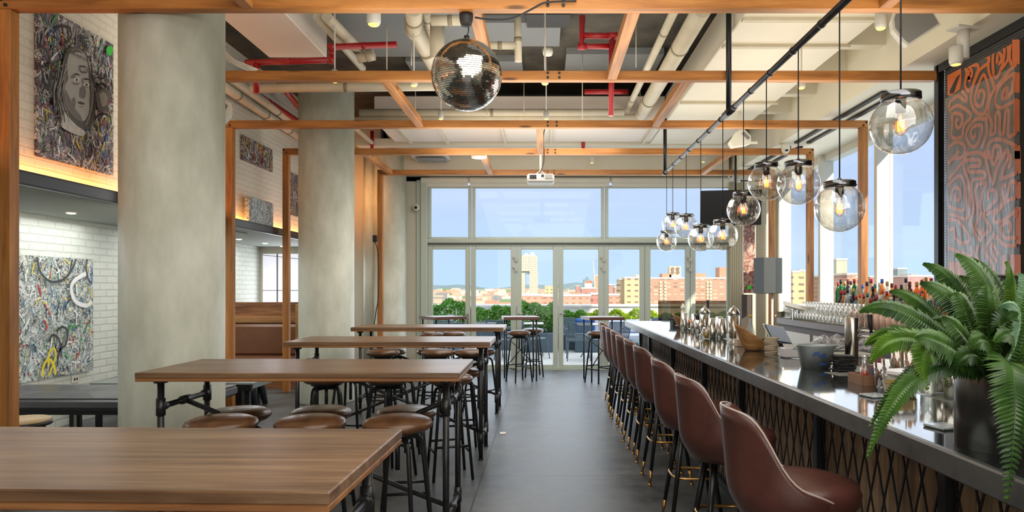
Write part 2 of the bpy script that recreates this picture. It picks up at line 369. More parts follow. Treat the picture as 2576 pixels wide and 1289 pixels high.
def leafmat(name, c1, c2):
    m, nt, b = newmat(name); b.inputs['Roughness'].default_value = .38; b.inputs['Specular IOR Level'].default_value = .6
    tc = N(nt, 'ShaderNodeTexCoord'); n = N(nt, 'ShaderNodeTexNoise', Scale=9.0, Detail=3.0); nt.links.new(tc.outputs['Object'], n.inputs[0])
    r = N(nt, 'ShaderNodeValToRGB'); e = r.color_ramp.elements; e[0].position = .35; e[0].color = c1; e[1].position = .65; e[1].color = c2
    nt.links.new(n.outputs[0], r.inputs[0]); nt.links.new(r.outputs[0], b.inputs['Base Color'])
    return m
M['fern'] = leafmat('fern green', lin(36, 70, 24), lin(76, 114, 44))
M['fern2'] = leafmat('young fern green', lin(64, 106, 26), lin(112, 150, 46))
M['fern3'] = leafmat('silvery fern green', lin(70, 116, 78), lin(140, 178, 140))
M['pot'] = mat('grey metal pot', lin(96, 94, 92), .3, .8, noise=.2, nscale=8)
M['soil'] = mat('dark potting soil', lin(40, 32, 26), .9)

# ================================================================ SETTING
BACK = 13.3
o = struct('floor', MB().bx(-5.6, 4.8, -4.2, BACK+.05, -.2, 0), M['floor'])
# joint lines: one joint runs along X=-.52 m, cross joints at Y=5.75 etc
FLOORMAP.inputs['Location'].default_value = (.11, -1.195, 0)
struct('wall_front', MB().bx(-5.6, 4.8, -4.2, -4.05, 0, 4.9), M['cream'])
m = MB().bx(-5.55, -5.4, -4.2, BACK+.4, 0, 2.33); struct('wall_left', m, M['brickg'])
m = MB().bx(-4.3, -4.13, -4.2, BACK+.2, 2.4, 4.75); struct('wall_left_upper', m, M['brickw'])
m = MB().bx(-5.5, -3.97, -4.2, BACK+.3, 2.33, 2.42); struct('ceiling_mezzanine', m, mat('mezzanine ceiling grey', lin(150, 156, 150), .7))  # one even base grey for the low ceiling board
m = MB().bx(-3.97, -3.93, -4.2, BACK, 2.33, 2.44).bx(-4.02, -3.93, -4.2, BACK, 2.33, 2.345).bx(-4.02, -3.93, -4.2, BACK, 2.425, 2.44)
struct('trim_steel_edge', m, M['black_metal'])
m = MB().bx(-5.5, 4.9, -4.2, BACK+.3, 4.75, 4.9); struct('ceiling', m, M['slab'])
for i, (x0, x1, y0, y1) in enumerate([(-2.4, -.9, 7.6, 9.4), (-.5, 1.1, 4.6, 7.5), (-1.9, -.3, 9.6, 10.2), (.3, 1.6, 9.3, 10.2), (-.9, .2, 8.2, 9.0)]):
    struct('ceiling_board', MB().bx(x0, x1, y0, y1, 4.66, 4.75), M['panelblue'])
# ceiling over the right side, lighter
struct('ceiling_right', MB().bx(3.1, 4.9, -4.2, BACK, 4.3, 4.42), M['soffit'])
struct('ceiling_back', MB().bx(-3.2, 4.9, 11.92, BACK, 3.98, 4.1), M['soffit'])
m = MB().bx(3.47, 4.9, -4.2, BACK, 3.68, 4.3); struct('ceiling_soffit', m, M['soffit'])
for k, y in enumerate((7.1, 8.0, 8.9, 9.8, 10.7)):
    struct('trim_ceiling_rib', MB().bx(3.0, 3.47, y, y+.14, 4.02, 4.3), M['cream'])
# slot diffusers
for k, (y0, y1, x) in enumerate([(7.55, 10.2, 3.68), (10.5, 12.8, 3.68), (7.55, 10.2, 3.86), (10.5, 12.8, 3.86)]):
    t = tag(MB().bx(x-.03, x+.03, y0, y1, 3.655, 3.682).build('slot_diffuser', M['black']), ['dark linear air slot in the white soffit, inner nearer one', 'dark linear air slot in the white soffit, inner far one', 'dark linear air slot nearest the right windows, nearer one', 'dark linear air slot nearest the right windows, far one'][k], 'vent', 'slot diffusers in the window soffit')
struct('wall_right', MB().bx(4.45, 4.6, -4.2, 6.9, 0, 3.68), M['cream'])
# back wall, left portion and header
m = MB().bx(-5.5, -3.6, BACK, BACK+.15, 0, .9); m.bx(-5.5, -3.6, BACK, BACK+.15, 2.2, 2.4); m.bx(-4.2, -3.6, BACK, BACK+.15, 2.4, 4.8)
m.bx(-5.5, -5.35, BACK, BACK+.15, .9, 2.2); m.bx(-3.72, -3.6, BACK, BACK+.15, .9, 2.2)
struct('wall_back_left', m, M['cream'])
M['copper'] = mat('brown orange plaster', lin(176, 116, 76), .6, noise=.3, nscale=1.5, col2=lin(140, 96, 68))
struct('wall_back_niche', MB().bx(-3.6, -3.05, BACK-.2, BACK+.1, 0, 4.75), M['cream'])
area('niche_glow', (-3.32, BACK-.95, 3.3), (0, 1, 0), .3, .8, 4.5, (1.0, .42, .14))
struct('wall_back', MB().bx(-3.05, -2.19, BACK, BACK+.15, 0, 4.75).bx(-3.05, 4.7, BACK, BACK+.15, 3.58, 4.75).bx(3.62, 4.7, BACK, BACK+.15, 0, 3.6), M['cream'])
struct('trim_bulkhead', MB().bx(-3.0, 3.4, BACK-.45, BACK, 3.66, 3.98), M['cream'])

# back window wall: frames per opening
Zh = lambda y, d=BACK: EYE-(y-VY)*d/F
Xh = lambda x, d=BACK: (x-VX)*d/F
doors = [(1077, 1089, 1171, 1183), (1185, 1197, 1285, 1299), (1300, 1312, 1391, 1404), (1405, 1417, 1505, 1518), (1519, 1531, 1609, 1621), (1622, 1636, 1723, 1735), (1736, 1749, 1828, 1842)]
zt, zb = Zh(628), Zh(918)
for i, (a, b_, c_, d_) in enumerate(doors):
    r_ = bpy.data.objects.new('door_%d' % (i+1), None); COL.objects.link(r_); r_['kind'] = 'structure'
    r_.location = (Xh((a+d_)/2), BACK, 0)
    f = MB(); X0, X1, X2, X3 = Xh(a), Xh(b_), Xh(c_), Xh(d_)
    f.bx(X0, X1, BACK-.03, BACK+.04, .02, Zh(619), 0, .006).bx(X2, X3, BACK-.03, BACK+.04, .02, Zh(619), 0, .006)
    f.bx(X1, X2, BACK-.03, BACK+.04, zt, Zh(619), 0, .006).bx(X1, X2, BACK-.03, BACK+.04, .02, zb, 0, .006)
    f.build('door_frame', M['frame'], r_, True)
    g = MB().bx(X1, X2, BACK, BACK+.012, zb, zt); g.build('door_glass', M['glass'], r_, True)
    if i in (2, 4, 6):
        h = MB()
        for z in (Zh(655), Zh(680)): h.box((X0-.01, BACK-.06, z), (.06, .05, .07), 0, 0, .01).box((X0-.05, BACK-.05, z+.05), (.05, .04, .05), 0, 0, .01)
        h.build('door_hinge', M['lightgrey'], r_, True)
    if i in (2, 3): MB().tube([(X0+.03, BACK-.05, .93+.13), (X0+.03, BACK-.1, .93+.13), (X0+.12, BACK-.1, .94+.13)], .012).build('door_knob', M['steel'], r_, True)
    if i == 0: MB().box((X3-.05, BACK-.04, Zh(803)), (.045, .02, .2), 0, 0, .006).tube([(X3-.05, BACK-.05, Zh(800)), (X3-.05, BACK-.08, Zh(800)), (X3-.16, BACK-.08, Zh(800))], .01).build('door_handle', M['steel'], r_, True)
for i, (a, b_) in enumerate([(1085, 1178), (1196, 1512), (1530, 1833)]):
    r_ = bpy.data.objects.new('window_%d' % (i+1), None); COL.objects.link(r_); r_['kind'] = 'structure'
    r_.location = (Xh((a+b_)/2), BACK, Zh(600))
    f = MB(); X0, X1 = Xh(a), Xh(b_); z0, z1 = Zh(597), Zh(474); L, R = Xh(a-8), Xh(b_+8)
    f.bx(L, X0, BACK-.03, BACK+.05, z0-.02, z1+.05, 0, .006).bx(X1, R, BACK-.03, BACK+.05, z0-.02, z1+.05, 0, .006).bx(X0, X1, BACK-.03, BACK+.05, z1, z1+.05, 0, .006).bx(X0, X1, BACK-.03, BACK+.05, z0-.04, z0, 0, .006)
    f.build('window_frame', M['frame'], r_, True)
    MB().bx(X0, X1, BACK, BACK+.012, z0, z1).build('window_glass', M['glass'], r_, True)
struct('trim_transom', MB().bx(Xh(1070), Xh(1850), BACK-.08, BACK+.05, Zh(612), Zh(601), 0, .01).bx(Xh(1070), Xh(1850), BACK-.05, BACK+.05, Zh(619), Zh(612)), [M['frame']])
struct('trim_transom_shade_strip', MB().bx(Xh(1070), Xh(1850), BACK-.06, BACK-.05, Zh(617), Zh(613)), [M['frame_dark']])  # dark strip laid on to stand for the shade under the ledge
struct('trim_jamb', MB().bx(Xh(1060), Xh(1077), BACK-.1, BACK+.06, 0, 3.6, 0, .01).bx(Xh(1048), Xh(1062), BACK-.04, BACK+.06, 0, 3.6, 0, .01), M['frame'])
struct('trim_sill', MB().bx(Xh(1060), Xh(1850), BACK-.1, BACK+.1, 0, .02), M['frame'])
for i, (a, b_, lb) in enumerate([(1060, 1180, 'left short'), (1181, 1534, 'long middle'), (1536, 1850, 'right')]):
    m = MB().bx(Xh(a), Xh(b_), BACK-.13, BACK-.04, Zh(462, 13.2), Zh(447, 13.2), 0, .02).bx(Xh(a)+.02, Xh(b_)-.02, BACK-.1, BACK-.05, Zh(470, 13.2), Zh(462, 13.2))
    tag(m.build('roller_shade', M['white']), '%s rolled-up white shade above the back windows' % lb, 'roller shade', 'rolled shades over the back windows')

# right window wall at X=4.6
XR = 4.6
ys = [7.0, 9.33, 11.24, 13.2]
for i in range(3):
    r_ = bpy.data.objects.new('window_%d' % (i+4), None); COL.objects.link(r_); r_['kind'] = 'structure'; r_.location = (XR, (ys[i]+ys[i+1])/2, 1.1)
    f = MB()
    f.bx(XR-.17, XR+.05, ys[i+1]-.02, ys[i+1]+.06, 1.1, 3.68, 0, .006).bx(XR-.06, XR+.05, ys[i], ys[i+1], 1.1, 1.16).bx(XR-.1, XR+.05, ys[i], ys[i+1], 3.58, 3.68)
    f.build('window_frame', M['white'], r_, True)
    MB().bx(XR, XR+.012, ys[i]+.06, ys[i+1]-.02, 1.16, 3.58).build('window_glass', M['glass'], r_, True)
struct('wall_right_sill', MB().bx(XR-.08, XR+.1, 6.9, BACK, 0, 1.1), M['frame_dark'])
struct('wall_right_end', MB().bx(XR-.1, XR+.1, 6.75, 7.04, 0, 3.68), M['white'])

# ================================================================ COLUMNS
for i, (x, y, r, zt_, lb) in enumerate([(-2.87, 5.42, .368, 4.24, 'thick round concrete column nearest the camera, left of the first tables'), (-2.965, 9.55, .366, 4.3, 'round concrete column beside the booth, in the middle of its row'), (-2.85, 12.95, .30, 3.98, 'round concrete column by the back doors')]):
    m = MB(); m.lathe([(r, 0), (r, .02), (r, zt_)], (x, y, 0), 64)
    tag(m.build('concrete_column', M['concrete']), lb, 'column', 'round concrete columns')
struct('trim_niche_pier', MB().lathe([(.12, 0), (.12, 4.0)], (-3.2, 12.9, 0), 24), M['concrete'])

# ================================================================ PORTAL FRAMES
FY = dict(A=5.0, B=6.70, C=8.67, D=10.4, E=12.27)
ZB = 3.53; S = .09
def bolts(pts, r=.012):
    m = MB()
    for p in pts: m.tube([p, (p[0], p[1]-.012, p[2])], r, 8)
    return m
def frame(k, xl, xr, left, right, label):
    y = FY[k]; t = thing('cedar_portal', label, 'timber portal', ((xl+xr)/2, y, 0), 0, 'cedar portal frames')
    MB().bx(xl, xr, y-S/2, y+S/2, ZB, ZB+S, 0, .004).build('beam', M['cedar_x'], t, True)
    if left: MB().bx(xl, xl+S, y-S/2, y+S/2, 0, ZB-.001, 0, .004).build('post', M['cedar_z'], t, True)
    if right: MB().bx(xr-S, xr, y-S/2, y+S/2, 0, ZB-.001, 0, .004).build('post', M['cedar_z'], t, True)
    pts = []
    if left: pts += [(xl+.025, y-S/2, ZB+.065), (xl+.06, y-S/2, ZB+.025)]
    if right: pts += [(xr-.025, y-S/2, ZB+.065), (xr-.06, y-S/2, ZB+.025)]
    xm = (1378-VX)*y/F
    for dx in (0, .11):
        for dz in (.022, .066): pts.append((xm+dx, y-S/2, ZB+dz))
    bolts(pts).build('bolt', M['black_metal'], t, True)
    return t
frame('A', -3.87, 4.0, True, False, 'nearest cedar frame, beam across the top and post at far left')
frame('B', -3.87, 3.74, True, False, 'second cedar frame, its beam running from the thick column to the orange artwork screen')
frame('C', -3.93, 4.0, True, True, 'third cedar frame, beam crossing behind and below the mirror ball')
frame('D', -3.87, 4.0, True, True, 'fourth cedar frame, just this side of the projector')
frame('E', -2.91, 4.04, True, True, 'farthest cedar frame, directly before the back windows')
# straps on E post
def cross(x, ya, yb, label):
    m = MB().bx(x-S/2, x+S/2, ya+S/2+.002, yb-S/2-.002, ZB+.002, ZB+S-.002, 0, .004)
    tag(m.build('wooden_crossbeam', M['cedar_y']), label, 'timber beam', 'short cedar beams between the frames')
for x, ya, yb, lb in [(-2.1, 3.2, 'A', 'cedar tie beam above the thick column, running toward the viewer'), (2.42, 3.2, 'A', 'cedar tie beam running toward the viewer above the nearest globe lamp'),
    (-.5, 'A', 'B', 'short cedar beam directly behind the mirror ball hook'), (.65, 'A', 'B', 'short cedar beam right of the mirror ball'),
    (-1.53, 'B', 'C', 'short cedar beam left of the mirror ball, sloping over the second frame'), (1.38, 'B', 'C', 'short cedar beam beside the big white pipe and duct'),
    (-.05, 'C', 'D', 'short cedar beam above the projector pole'), (-2.68, 'D', 'E', 'short cedar beam beside the middle column top'),
    (-.93, 'D', 'E', 'short cedar beam under the white ceiling disc'), (2.78, 'D', 'E', 'short cedar beam right of the black lamp pipe end')]:
    ya_ = ya if not isinstance(ya, str) else FY[ya]
    cross(x, ya_, FY[yb], lb)

# ================================================================ DUCTS, PIPES
def solo(mb, name, m, label, cat, group=None): return tag(mb.build(name, m), label, cat, group)
t = thing('air_duct', 'wide white rectangular duct running above the bar', 'duct', (2.42, 7, 4.0))
MB().bx(1.80, 3.05, 1.0, 11.9, 4.0, 4.41, 0, .01).build('duct_body', M['duct'], t, True)
for y in (4.6, 6.35, 7.05, 9.2): MB().bx(1.80, 3.08, y-.03, y+.03, 3.97, 4.0).build('flange', M['pipew'], t, True)
t = thing('air_duct', 'white duct crossing the room before the back windows', 'duct', (-.5, 11, 4.0))
MB().bx(-2.5, 1.785, 10.3, 11.72, 4.0, 4.38, 0, .01).build('duct_body', M['ductp'], t, True)
for px in (905, 1010, 1110, 1265, 1387, 1635):
    x = (px-VX)*10.9/F
    MB().bx(x-.02, x+.02, 10.45, 11.7, 3.955, 4.0).build('rail', M['pipew'], t, True)
t = thing('air_duct', 'boxed white duct above the thick column on the left', 'duct', (-2.9, 6, 4.25))
MB().bx(-3.22, -2.54, 2.0, 8.2, 4.25, 4.7, 0, .01).build('duct_body', M['ductp'], t, True)

def smooth(pts, k=4):
    out = []
    for i in range(len(pts)-1):
        p0 = pts[max(i-1, 0)]; p1 = pts[i]; p2 = pts[i+1]; p3 = pts[min(i+2, len(pts)-1)]
        for j in range(k):
            t = j/k; out.append(.5*((2*p1)+(-p0+p2)*t+(2*p0-5*p1+4*p2-p3)*t*t+(-p0+3*p1-3*p2+p3)*t**3))
    out.append(pts[-1]); return out
def pipe(pts, r, m, label, rings=0, cat='pipe', group=None, name='ceiling_pipe'):
    pts = [Vector(p) for p in pts]
    t = thing(name, label, cat, pts[0], 0, group)
    MB().tube(pts, r, 14).build('pipe_run', m, t, True)
    cm = M['ring'] if m is M['pipew'] else m
    for i in range(len(pts)-1):
        L = (pts[i+1]-pts[i]).length; d = (pts[i+1]-pts[i]).normalized()
        n = max(1, int(L*rings)) if rings else 0
        for k in range(n):
            c = pts[i]+d*(L*(k+.5)/n); MB().tube([c-d*.02, c+d*.02], r*1.08, 14).build('coupling', cm, t, True)
        if i: MB().tube([pts[i]-d*.04, pts[i]+d*.05], r*1.12, 14).build('elbow', m, t, True)
    return t
W = M['pipew']; RD = M['red']
pipe([PZ(798, 42, 4.35), PZ(912, 172, 4.35)], .045, W, 'slim cream pipe running diagonally right of the left duct', .8)
pipe([PZ(822, 42, 4.3), PZ(893, 115, 4.3), P(915, 122, 8.3), P(933, 140, 8.0), P(900, 148, 8.0)], .055, W, 'cream pipe with a hooked bent end right of the left duct')
pipe([PZ(1040, 20, 4.25), PZ(1042, 75, 4.25), PZ(1100, 178, 4.1)], .085, W, 'fat cream drain pipe left of the mirror ball', .9)
pipe([PZ(1072, 30, 4.4), PZ(1078, 70, 4.4), PZ(1098, 150, 4.4)], .04, W, 'slim cream pipe between the fat drain pipe and the mirror ball', 1.5)
pipe([P(1098, 85, 7.3), P(1100, 62, 7.3), P(1100, 150, 7.3)][1:], .075, W, 'stub of cream vertical pipe with a black top, beside the mirror ball')
pipe([P(632, 222, 8.4), P(1110, 217, 8.4)], .055, W, 'cream pipe running level across the top of the middle column', .6)
pipe([P(1085, 52, 6.2), P(1180, 51, 6.2)], .045, W, 'short level cream pipe behind the mirror ball motor', 2)
pipe([P(1302, 46, 6.6), P(1304, 155, 6.6)], .035, W, 'vertical cream pipe right of the mirror ball', 3)
pipe([P(1215, 114, 6.6), P(1300, 115, 6.6)], .035, W, 'short level cream pipe joining a vertical one right of the mirror ball', 2)
pipe([PZ(1700, 20, 4.15), PZ(1577, 280, 4.15)], .042, W, 'thinner of the two cream pipes running to the back right of the mirror ball', .8)
pipe([PZ(1768, 20, 4.1), PZ(1606, 300, 4.1)], .09, W, 'thicker of the two cream pipes running to the back right of the mirror ball', .6)
pipe([P(905, 283, 10.0), P(1570, 283, 10.0)], .05, W, 'level cream pipe above the third frame, upper of two', .5)
pipe([P(905, 297, 10.1), P(1598, 297, 10.1)], .055, W, 'level cream pipe above the third frame, lower of two')
pipe([PZ(555, 212, 4.05), PZ(752, 345, 4.05)], .06, W, 'cream pipe along the brick wall over the booth, lower one', 1.2)
pipe([PZ(440, 100, 4.18), PZ(752, 318, 4.18)], .07, W, 'cream pipe along the brick wall over the booth, upper one', .6)
pipe([PZ(200, -20, 4.25), PZ(330, 82, 4.25)], .075, M['ductp'], 'pinkish pipe along the top of the brick wall left of the thick column')
pipe([PZ(585, 200, 4.2), PZ(745, 305, 4.2)], .055, RD, 'thick red sprinkler pipe beside the cream pipes over the booth', .5)
pipe([PZ(700, 205, 4.35), PZ(755, 275, 4.35)], .04, RD, 'short red pipe next to the middle column')
pipe([P(618, 158, 7.6), P(834, 151, 7.6), P(835, 118, 7.6), P(998, 112, 7.6)], .034, RD, 'stepped red sprinkler pipe below the left duct', .5)
pipe([P(645, 155, 7.6), P(645, 235, 7.6)], .034, RD, 'short vertical red pipe dropping to the thick red pipe')
pipe([P(1465, 40, 7.2), P(1463, 117, 7.2), P(1544, 117, 7.2), P(1543, 90, 7.2), P(1465, 90, 7.2)], .032, RD, 'looped red sprinkler pipe above the second frame')
pipe([P(1539, 100, 7.15), P(1537, 292, 7.15)], .028, RD, 'vertical red sprinkler drop with its head below the second frame')
pipe([P(1470, 231, 9.6), P(1580, 231, 9.6)], .035, RD, 'small level red pipe behind the second frame')
pipe([P(1467, 325, 11.9), P(1467, 380, 11.9)], .03, RD, 'short red drop above the fourth frame, right')
pipe([P(936, 330, 11.9), P(936, 380, 11.9)], .03, RD, 'short red drop above the fourth frame, beside the column')
pipe([PZ(965, 300, 4.3), PZ(1000, 365, 4.1)], .08, W, 'cream drain elbow by the middle column above the fourth frame', 2)

# hanger rods
t = thing('hanger_rods', 'thin steel hanger rods dropping from the slab to the pipes', 'hanger rods', (0, 8.5, 3.9))
for px, y0, y1, d in [(973, 60, 175, 7), (1370, 40, 160, 6.9), (1465, 120, 300, 8.5), (1318, 205, 290, 9.9), (1245, 130, 200, 7), (1600, 60, 170, 7.3), (1610, 205, 290, 9.8), (1045, 205, 285, 9.8), (1225, 255, 300, 9.9), (1035, 120, 165, 7)]:
    MB().tube([P(px, y0, d), P(px, y1, d)], .006, 6).build('rod', M['pipew'], t, True)
t = thing('ceiling_cable', 'thin white cables drooping beside the thick column top', 'cable', P(560, 120, 7))
for k in range(4): MB().tube(smooth([P(557, 120+k*6, 7), P(590, 150+k*4, 7), P(625, 165+k*4, 7.1), P(650, 175, 7.2)]), .006, 6).build('cable_strand', M['white'], t, True)

# vents, detector, disc
t = thing('ceiling_cassette', 'flat ceiling cassette unit above the back windows', 'air conditioner', P(1085, 398, 12.6))
MB().box(P(1085, 396, 12.6), (.65, .5, .06), 0, 0, .01).build('cassette_frame', M['lightgrey'], t, True)
MB().box(P(1085, 400, 12.5)+Vector((0, 0, -.02)), (.5, .4, .02)).build('grille', M['grey'], t, True)
solo(MB().lathe([(0, .0), (.11, .0), (.12, .02), (.1, .05), (0, .05)], P(1205, 398, 10.55), 32), 'ceiling_disc', M['white'], 'round white disc fixed under a short cedar beam', 'ceiling speaker')
t = thing('smoke_detector', 'white smoke detector on the dark ceiling right of the mirror ball', 'smoke detector', P(1378, 128, 8.0))
MB().lathe([(0, -.05), (.05, -.05), (.06, -.02), (.06, .02), (0, .02)], P(1378, 128, 8.0), 24).build('detector_body', M['white'], t, True)
MB().bx(-.2, .3, 7.9, 8.3, 4.64, 4.66).build('backing_board', M['black'], t, True)

# spot cans
def spot(p, s, label, amber=True, tilt=0):
    t = thing('spotlight', label, 'spotlight', p, 0, 'small cream spotlights')
    MB().lathe([(0, 0), (.036*s, 0), (.045*s, .02*s), (.045*s, .12*s), (.02*s, .14*s), (0, .14*s)], p, 16).build('lamp_can', M['lightgrey'], t, True)
    zc = 3.98 if p.y > 11.9 else 3.68 if p.x > 3.47 else 4.3 if p.x > 3.05 else 4.0 if (p.x > 1.79 or p.y > 10.3) else 4.75
    MB().tube([Vector(p)+Vector((0, 0, .13*s)), Vector((p.x, p.y, zc))], .009*s, 8).build('stem', M['lightgrey'], t, True)
    MB().lathe([(0, -.012*s), (.028*s, -.006*s), (.034*s, .0)], p, 16).build('lens', M['amber'] if amber else M['grey'], t, True)
for px, py, d, s, lb in [(940, 62, 5.7, 1.3, 'cream spotlight left of the mirror ball, the topmost in the picture'), (842, 206, 7.2, .9, 'cream spotlight poking below the second frame, above the middle column'),
    (1041, 216, 7.2, .9, 'cream spotlight just left of the mirror ball under the second frame'), (1371, 212, 7.2, .9, 'cream spotlight right of the mirror ball under the second frame'),
    (1109, 300, 9.3, .8, 'cream spotlight under the level pipes below the mirror ball'), (1374, 300, 9.3, .8, 'cream spotlight above the projector'),
    (1489, 410, 12.6, .8, 'cream spotlight right of the projector against the bulkhead'), (1769, 408, 12.6, .8, 'cream spotlight left of the white ceiling speaker'),
    (2016, 222, 7.0, .9, 'cream spotlight under the second frame beside the soffit'), (2216, 72, 5.4, .95, 'cream spotlight left of the large grey speaker'), (1857, 460, 12.6, .8, 'cream spotlight beside the television corner')]:
    spot(P(px, py, d), s, lb, lb.find('corner') < 0)
# twin spotlight by the artwork
t = thing('spotlight', 'cream track spotlight aimed at the orange artwork', 'spotlight', P(2420, 165, 5.6))
p = P(2405, 163, 5.6); q = P(2423, 148, 5.6)
MB().lathe([(0, 0), (.042, 0), (.052, .03), (.052, .14), (.03, .15), (0, .15)], p, 20).build('lamp_can', M['lightgrey'], t, True)
MB().lathe([(0, 0), (.045, 0), (.045, .235), (0, .235)], q, 20).build('stem', M['lightgrey'], t, True)
MB().box(q+Vector((0, .0, .238)), (.22, .12, .02), 0, .3).build('mount_plate', M['lightgrey'], t, True)
MB().lathe([(0, -.012), (.03, -.004), (.036, 0)], p, 16).build('lens', M['amber'], t, True)

# ================================================================ MIRROR BALL
bc = P(1174, 190, 5.08)
t = thing('mirror_ball', 'large mirror ball hanging from the nearest beam', 'mirror ball', bc)
ns, nr = 110, 54; R = .256; random.seed(6)
vs = []; fs = []
for i in range(nr):
    z0 = math.cos(PI*i/nr+.0); z1 = math.cos(PI*(i+.80)/nr); r0 = math.sin(PI*i/nr); r1 = math.sin(PI*(i+.80)/nr)
    nn = max(6, int(ns*(r0+r1)/2))
    for j in range(nn):
        a0 = 2*PI*j/nn; a1 = 2*PI*(j+.97)/nn; b0 = len(vs)
        j1 = random.uniform(-.0016, .0016); j2 = random.uniform(-.0016, .0016)
        for kq, (rr_, zz, aa) in enumerate(((r0, z0, a0), (r0, z0, a1), (r1, z1, a1), (r1, z1, a0))): vs.append(bc+Vector((rr_*math.cos(aa), rr_*math.sin(aa), zz))*R*(1+(j1 if kq < 2 else -j1)*.5+(j2 if kq in (1, 2) else -j2)*.5))
        fs.append([b0+3, b0+2, b0+1, b0])
MB().add(vs, fs, 0, False).build('mirror_tiles', M['chrome'], t, True)
MB().lathe([(R*.985*math.sin(PI*i/32), -R*.985*math.cos(PI*i/32)) for i in range(33)], bc, 48).build('core', mat('ball core', lin(110, 106, 98), .4, .5), t, True)
MB().tube([bc+Vector((0, 0, R)), bc+Vector((0, 0, R+.03))], .02, 12).tube(smooth([bc+Vector((0, 0, R+.03)), bc+Vector((.012, 0, R+.06)), bc+Vector((.012, 0, R+.1)), bc+Vector((0, 0, R+.13))]), .005, 6).build('hook', M['black_metal'], t, True)
mt = bc+Vector((0, 0, .4)); 
t2 = thing('ball_motor', 'black mirror ball motor bolted under the nearest beam, with its cable', 'motor', (bc.x, 5.02, 3.44))
MB().lathe([(0, 0), (.035, 0), (.045, .03), (.05, .06), (.05, .088), (0, .088)], (bc.x, 5.05, 3.44), 24).build('motor_body', M['black'], t2, True)
MB().tube([(bc.x, 5.05, 3.44), (bc.x, 5.05, 3.33+.13)], .006, 6).build('motor_shaft', M['steel'], t2, True)
MB().tube(smooth([P(1195, 44, 4.93), P(1240, 50, 4.92), P(1290, 46, 4.92), P(1340, 22, 4.93), P(1375, 6, 4.93), P(1450, 3, 4.93)]), .007, 6).build('motor_cable', M['black'], t2, True)

# ================================================================ BLACK LAMP PIPE AND GLOBES
XP = 1.75; ZP = 3.215
t = thing('lamp_rail', 'long black pipe above the bar carrying the globe lamps', 'pipe rail', (XP, 6, ZP))
MB().tube([(XP, 1.5, ZP), (XP, 10.1, ZP)], .024, 14).build('rail_pipe', M['pipe_dark'], t, True)
for y in (10.1, 6.62, 3.2): MB().tube([(XP, y, ZP), (XP, y, 4.75 if y < 10 else 4.0)], .026, 14).build('drop_pipe', M['black_metal'], t, True)
for i in range(16): MB().tube([(XP, 2.4+i*.5, ZP), (XP, 2.415+i*.5, ZP)], .0285, 12).build('pipe_clamp', M['black_metal'], t, True)
for a_, b_ in ((6.5, 6.76), (10.06, 10.14)): MB().tube([(XP, a_, ZP), (XP, b_, ZP)], .036, 12).build('pipe_fitting', M['black_metal'], t, True)
def make_globe():
    t = thing('globe_lamp', '', 'pendant lamp')
    R = .143
    prof = [(R*math.cos(a), R*math.sin(a)) for a in [(-90+180*i/30)*PI/180 for i in range(31)] if R*math.cos(a) > .078 or math.sin(a) < 0]
    MB().lathe(prof, (0, 0, 0), 48).build('globe', M['globe'], t)
    MB().lathe([(0, .118), (.088, .118), (.092, .122), (.092, .152), (.086, .156), (0, .156)], (0, 0, 0), 36).tube([(.09, 0, .137), (.104, 0, .137)], .004, 6).lathe([(.012, .156), (.01, .175), (0, .176)], (0, 0, 0), 12).build('lamp_cap', M['cap'], t)
    MB().lathe([(0, .06), (.024, .062), (.024, .118)], (0, 0, 0), 20).build('socket', M['black'], t)
    b = MB().lathe([(0, -.055), (.012, -.053), (.028, -.035), (.034, -.01), (.03, .015), (.018, .04), (.014, .062)], (0, 0, 0), 20).build('bulb', M['bulb'], t)
    f = MB()
    pts = []
    for i in range(9):
        a = 2*PI*i/8; x = .014*math.cos(a); y = .014*math.sin(a)
        pts += [Vector((x, y, .02 if i % 2 else -.03))]
    f.tube(pts, .0032, 6); f.tube([(0, 0, .045), (0, 0, -.005)], .002, 5)
    f.build('filament', M['filament'], b)
    return t
gp = [(2265, 315, 3.43, 'globe lamp nearest the camera, the largest, by the orange artwork'), (2112, 523, 4.14, 'second nearest globe lamp, hanging low before the right windows'), (2008, 463, 4.81, 'globe lamp hanging high before the right windows, overlapping its left neighbour'),
      (1928, 460, 5.50, 'globe lamp hanging high just left of the one it overlaps, at the window corner'), (1871, 528, 6.13, 'globe lamp in front of the television right edge'), (1818, 593, 6.84, 'globe lamp hanging low before the television, right of the lower pair'),
      (1762, 601, 7.80, 'globe lamp hanging low, left of the lower pair under the television'), (1725, 571, 8.60, 'globe lamp at mid height left of the television'), (1690, 565, 9.50, 'small far globe lamp, upper of the last two at the rail end'), (1677, 608, 9.97, 'smallest and lowest globe lamp at the far end of the rail')]
g0 = None
cords = {}
for px, py, d, lb in gp:
    c = P(px, py, d); c.x = XP; 
    if g0 is None: g0 = make_globe(); g0.location = c; g = g0; g['label'] = lb; g['group'] = 'globe lamps over the bar'; base = g
    else: g = dup(g0, c, 0, lb)
    cords[g.name] = (g, c)
for nm, (g, c) in cords.items():
    MB().tube([(0, 0, .175), (0, 0, ZP-c.z-.024)], .0042, 6).build('cord', M['black'], g)

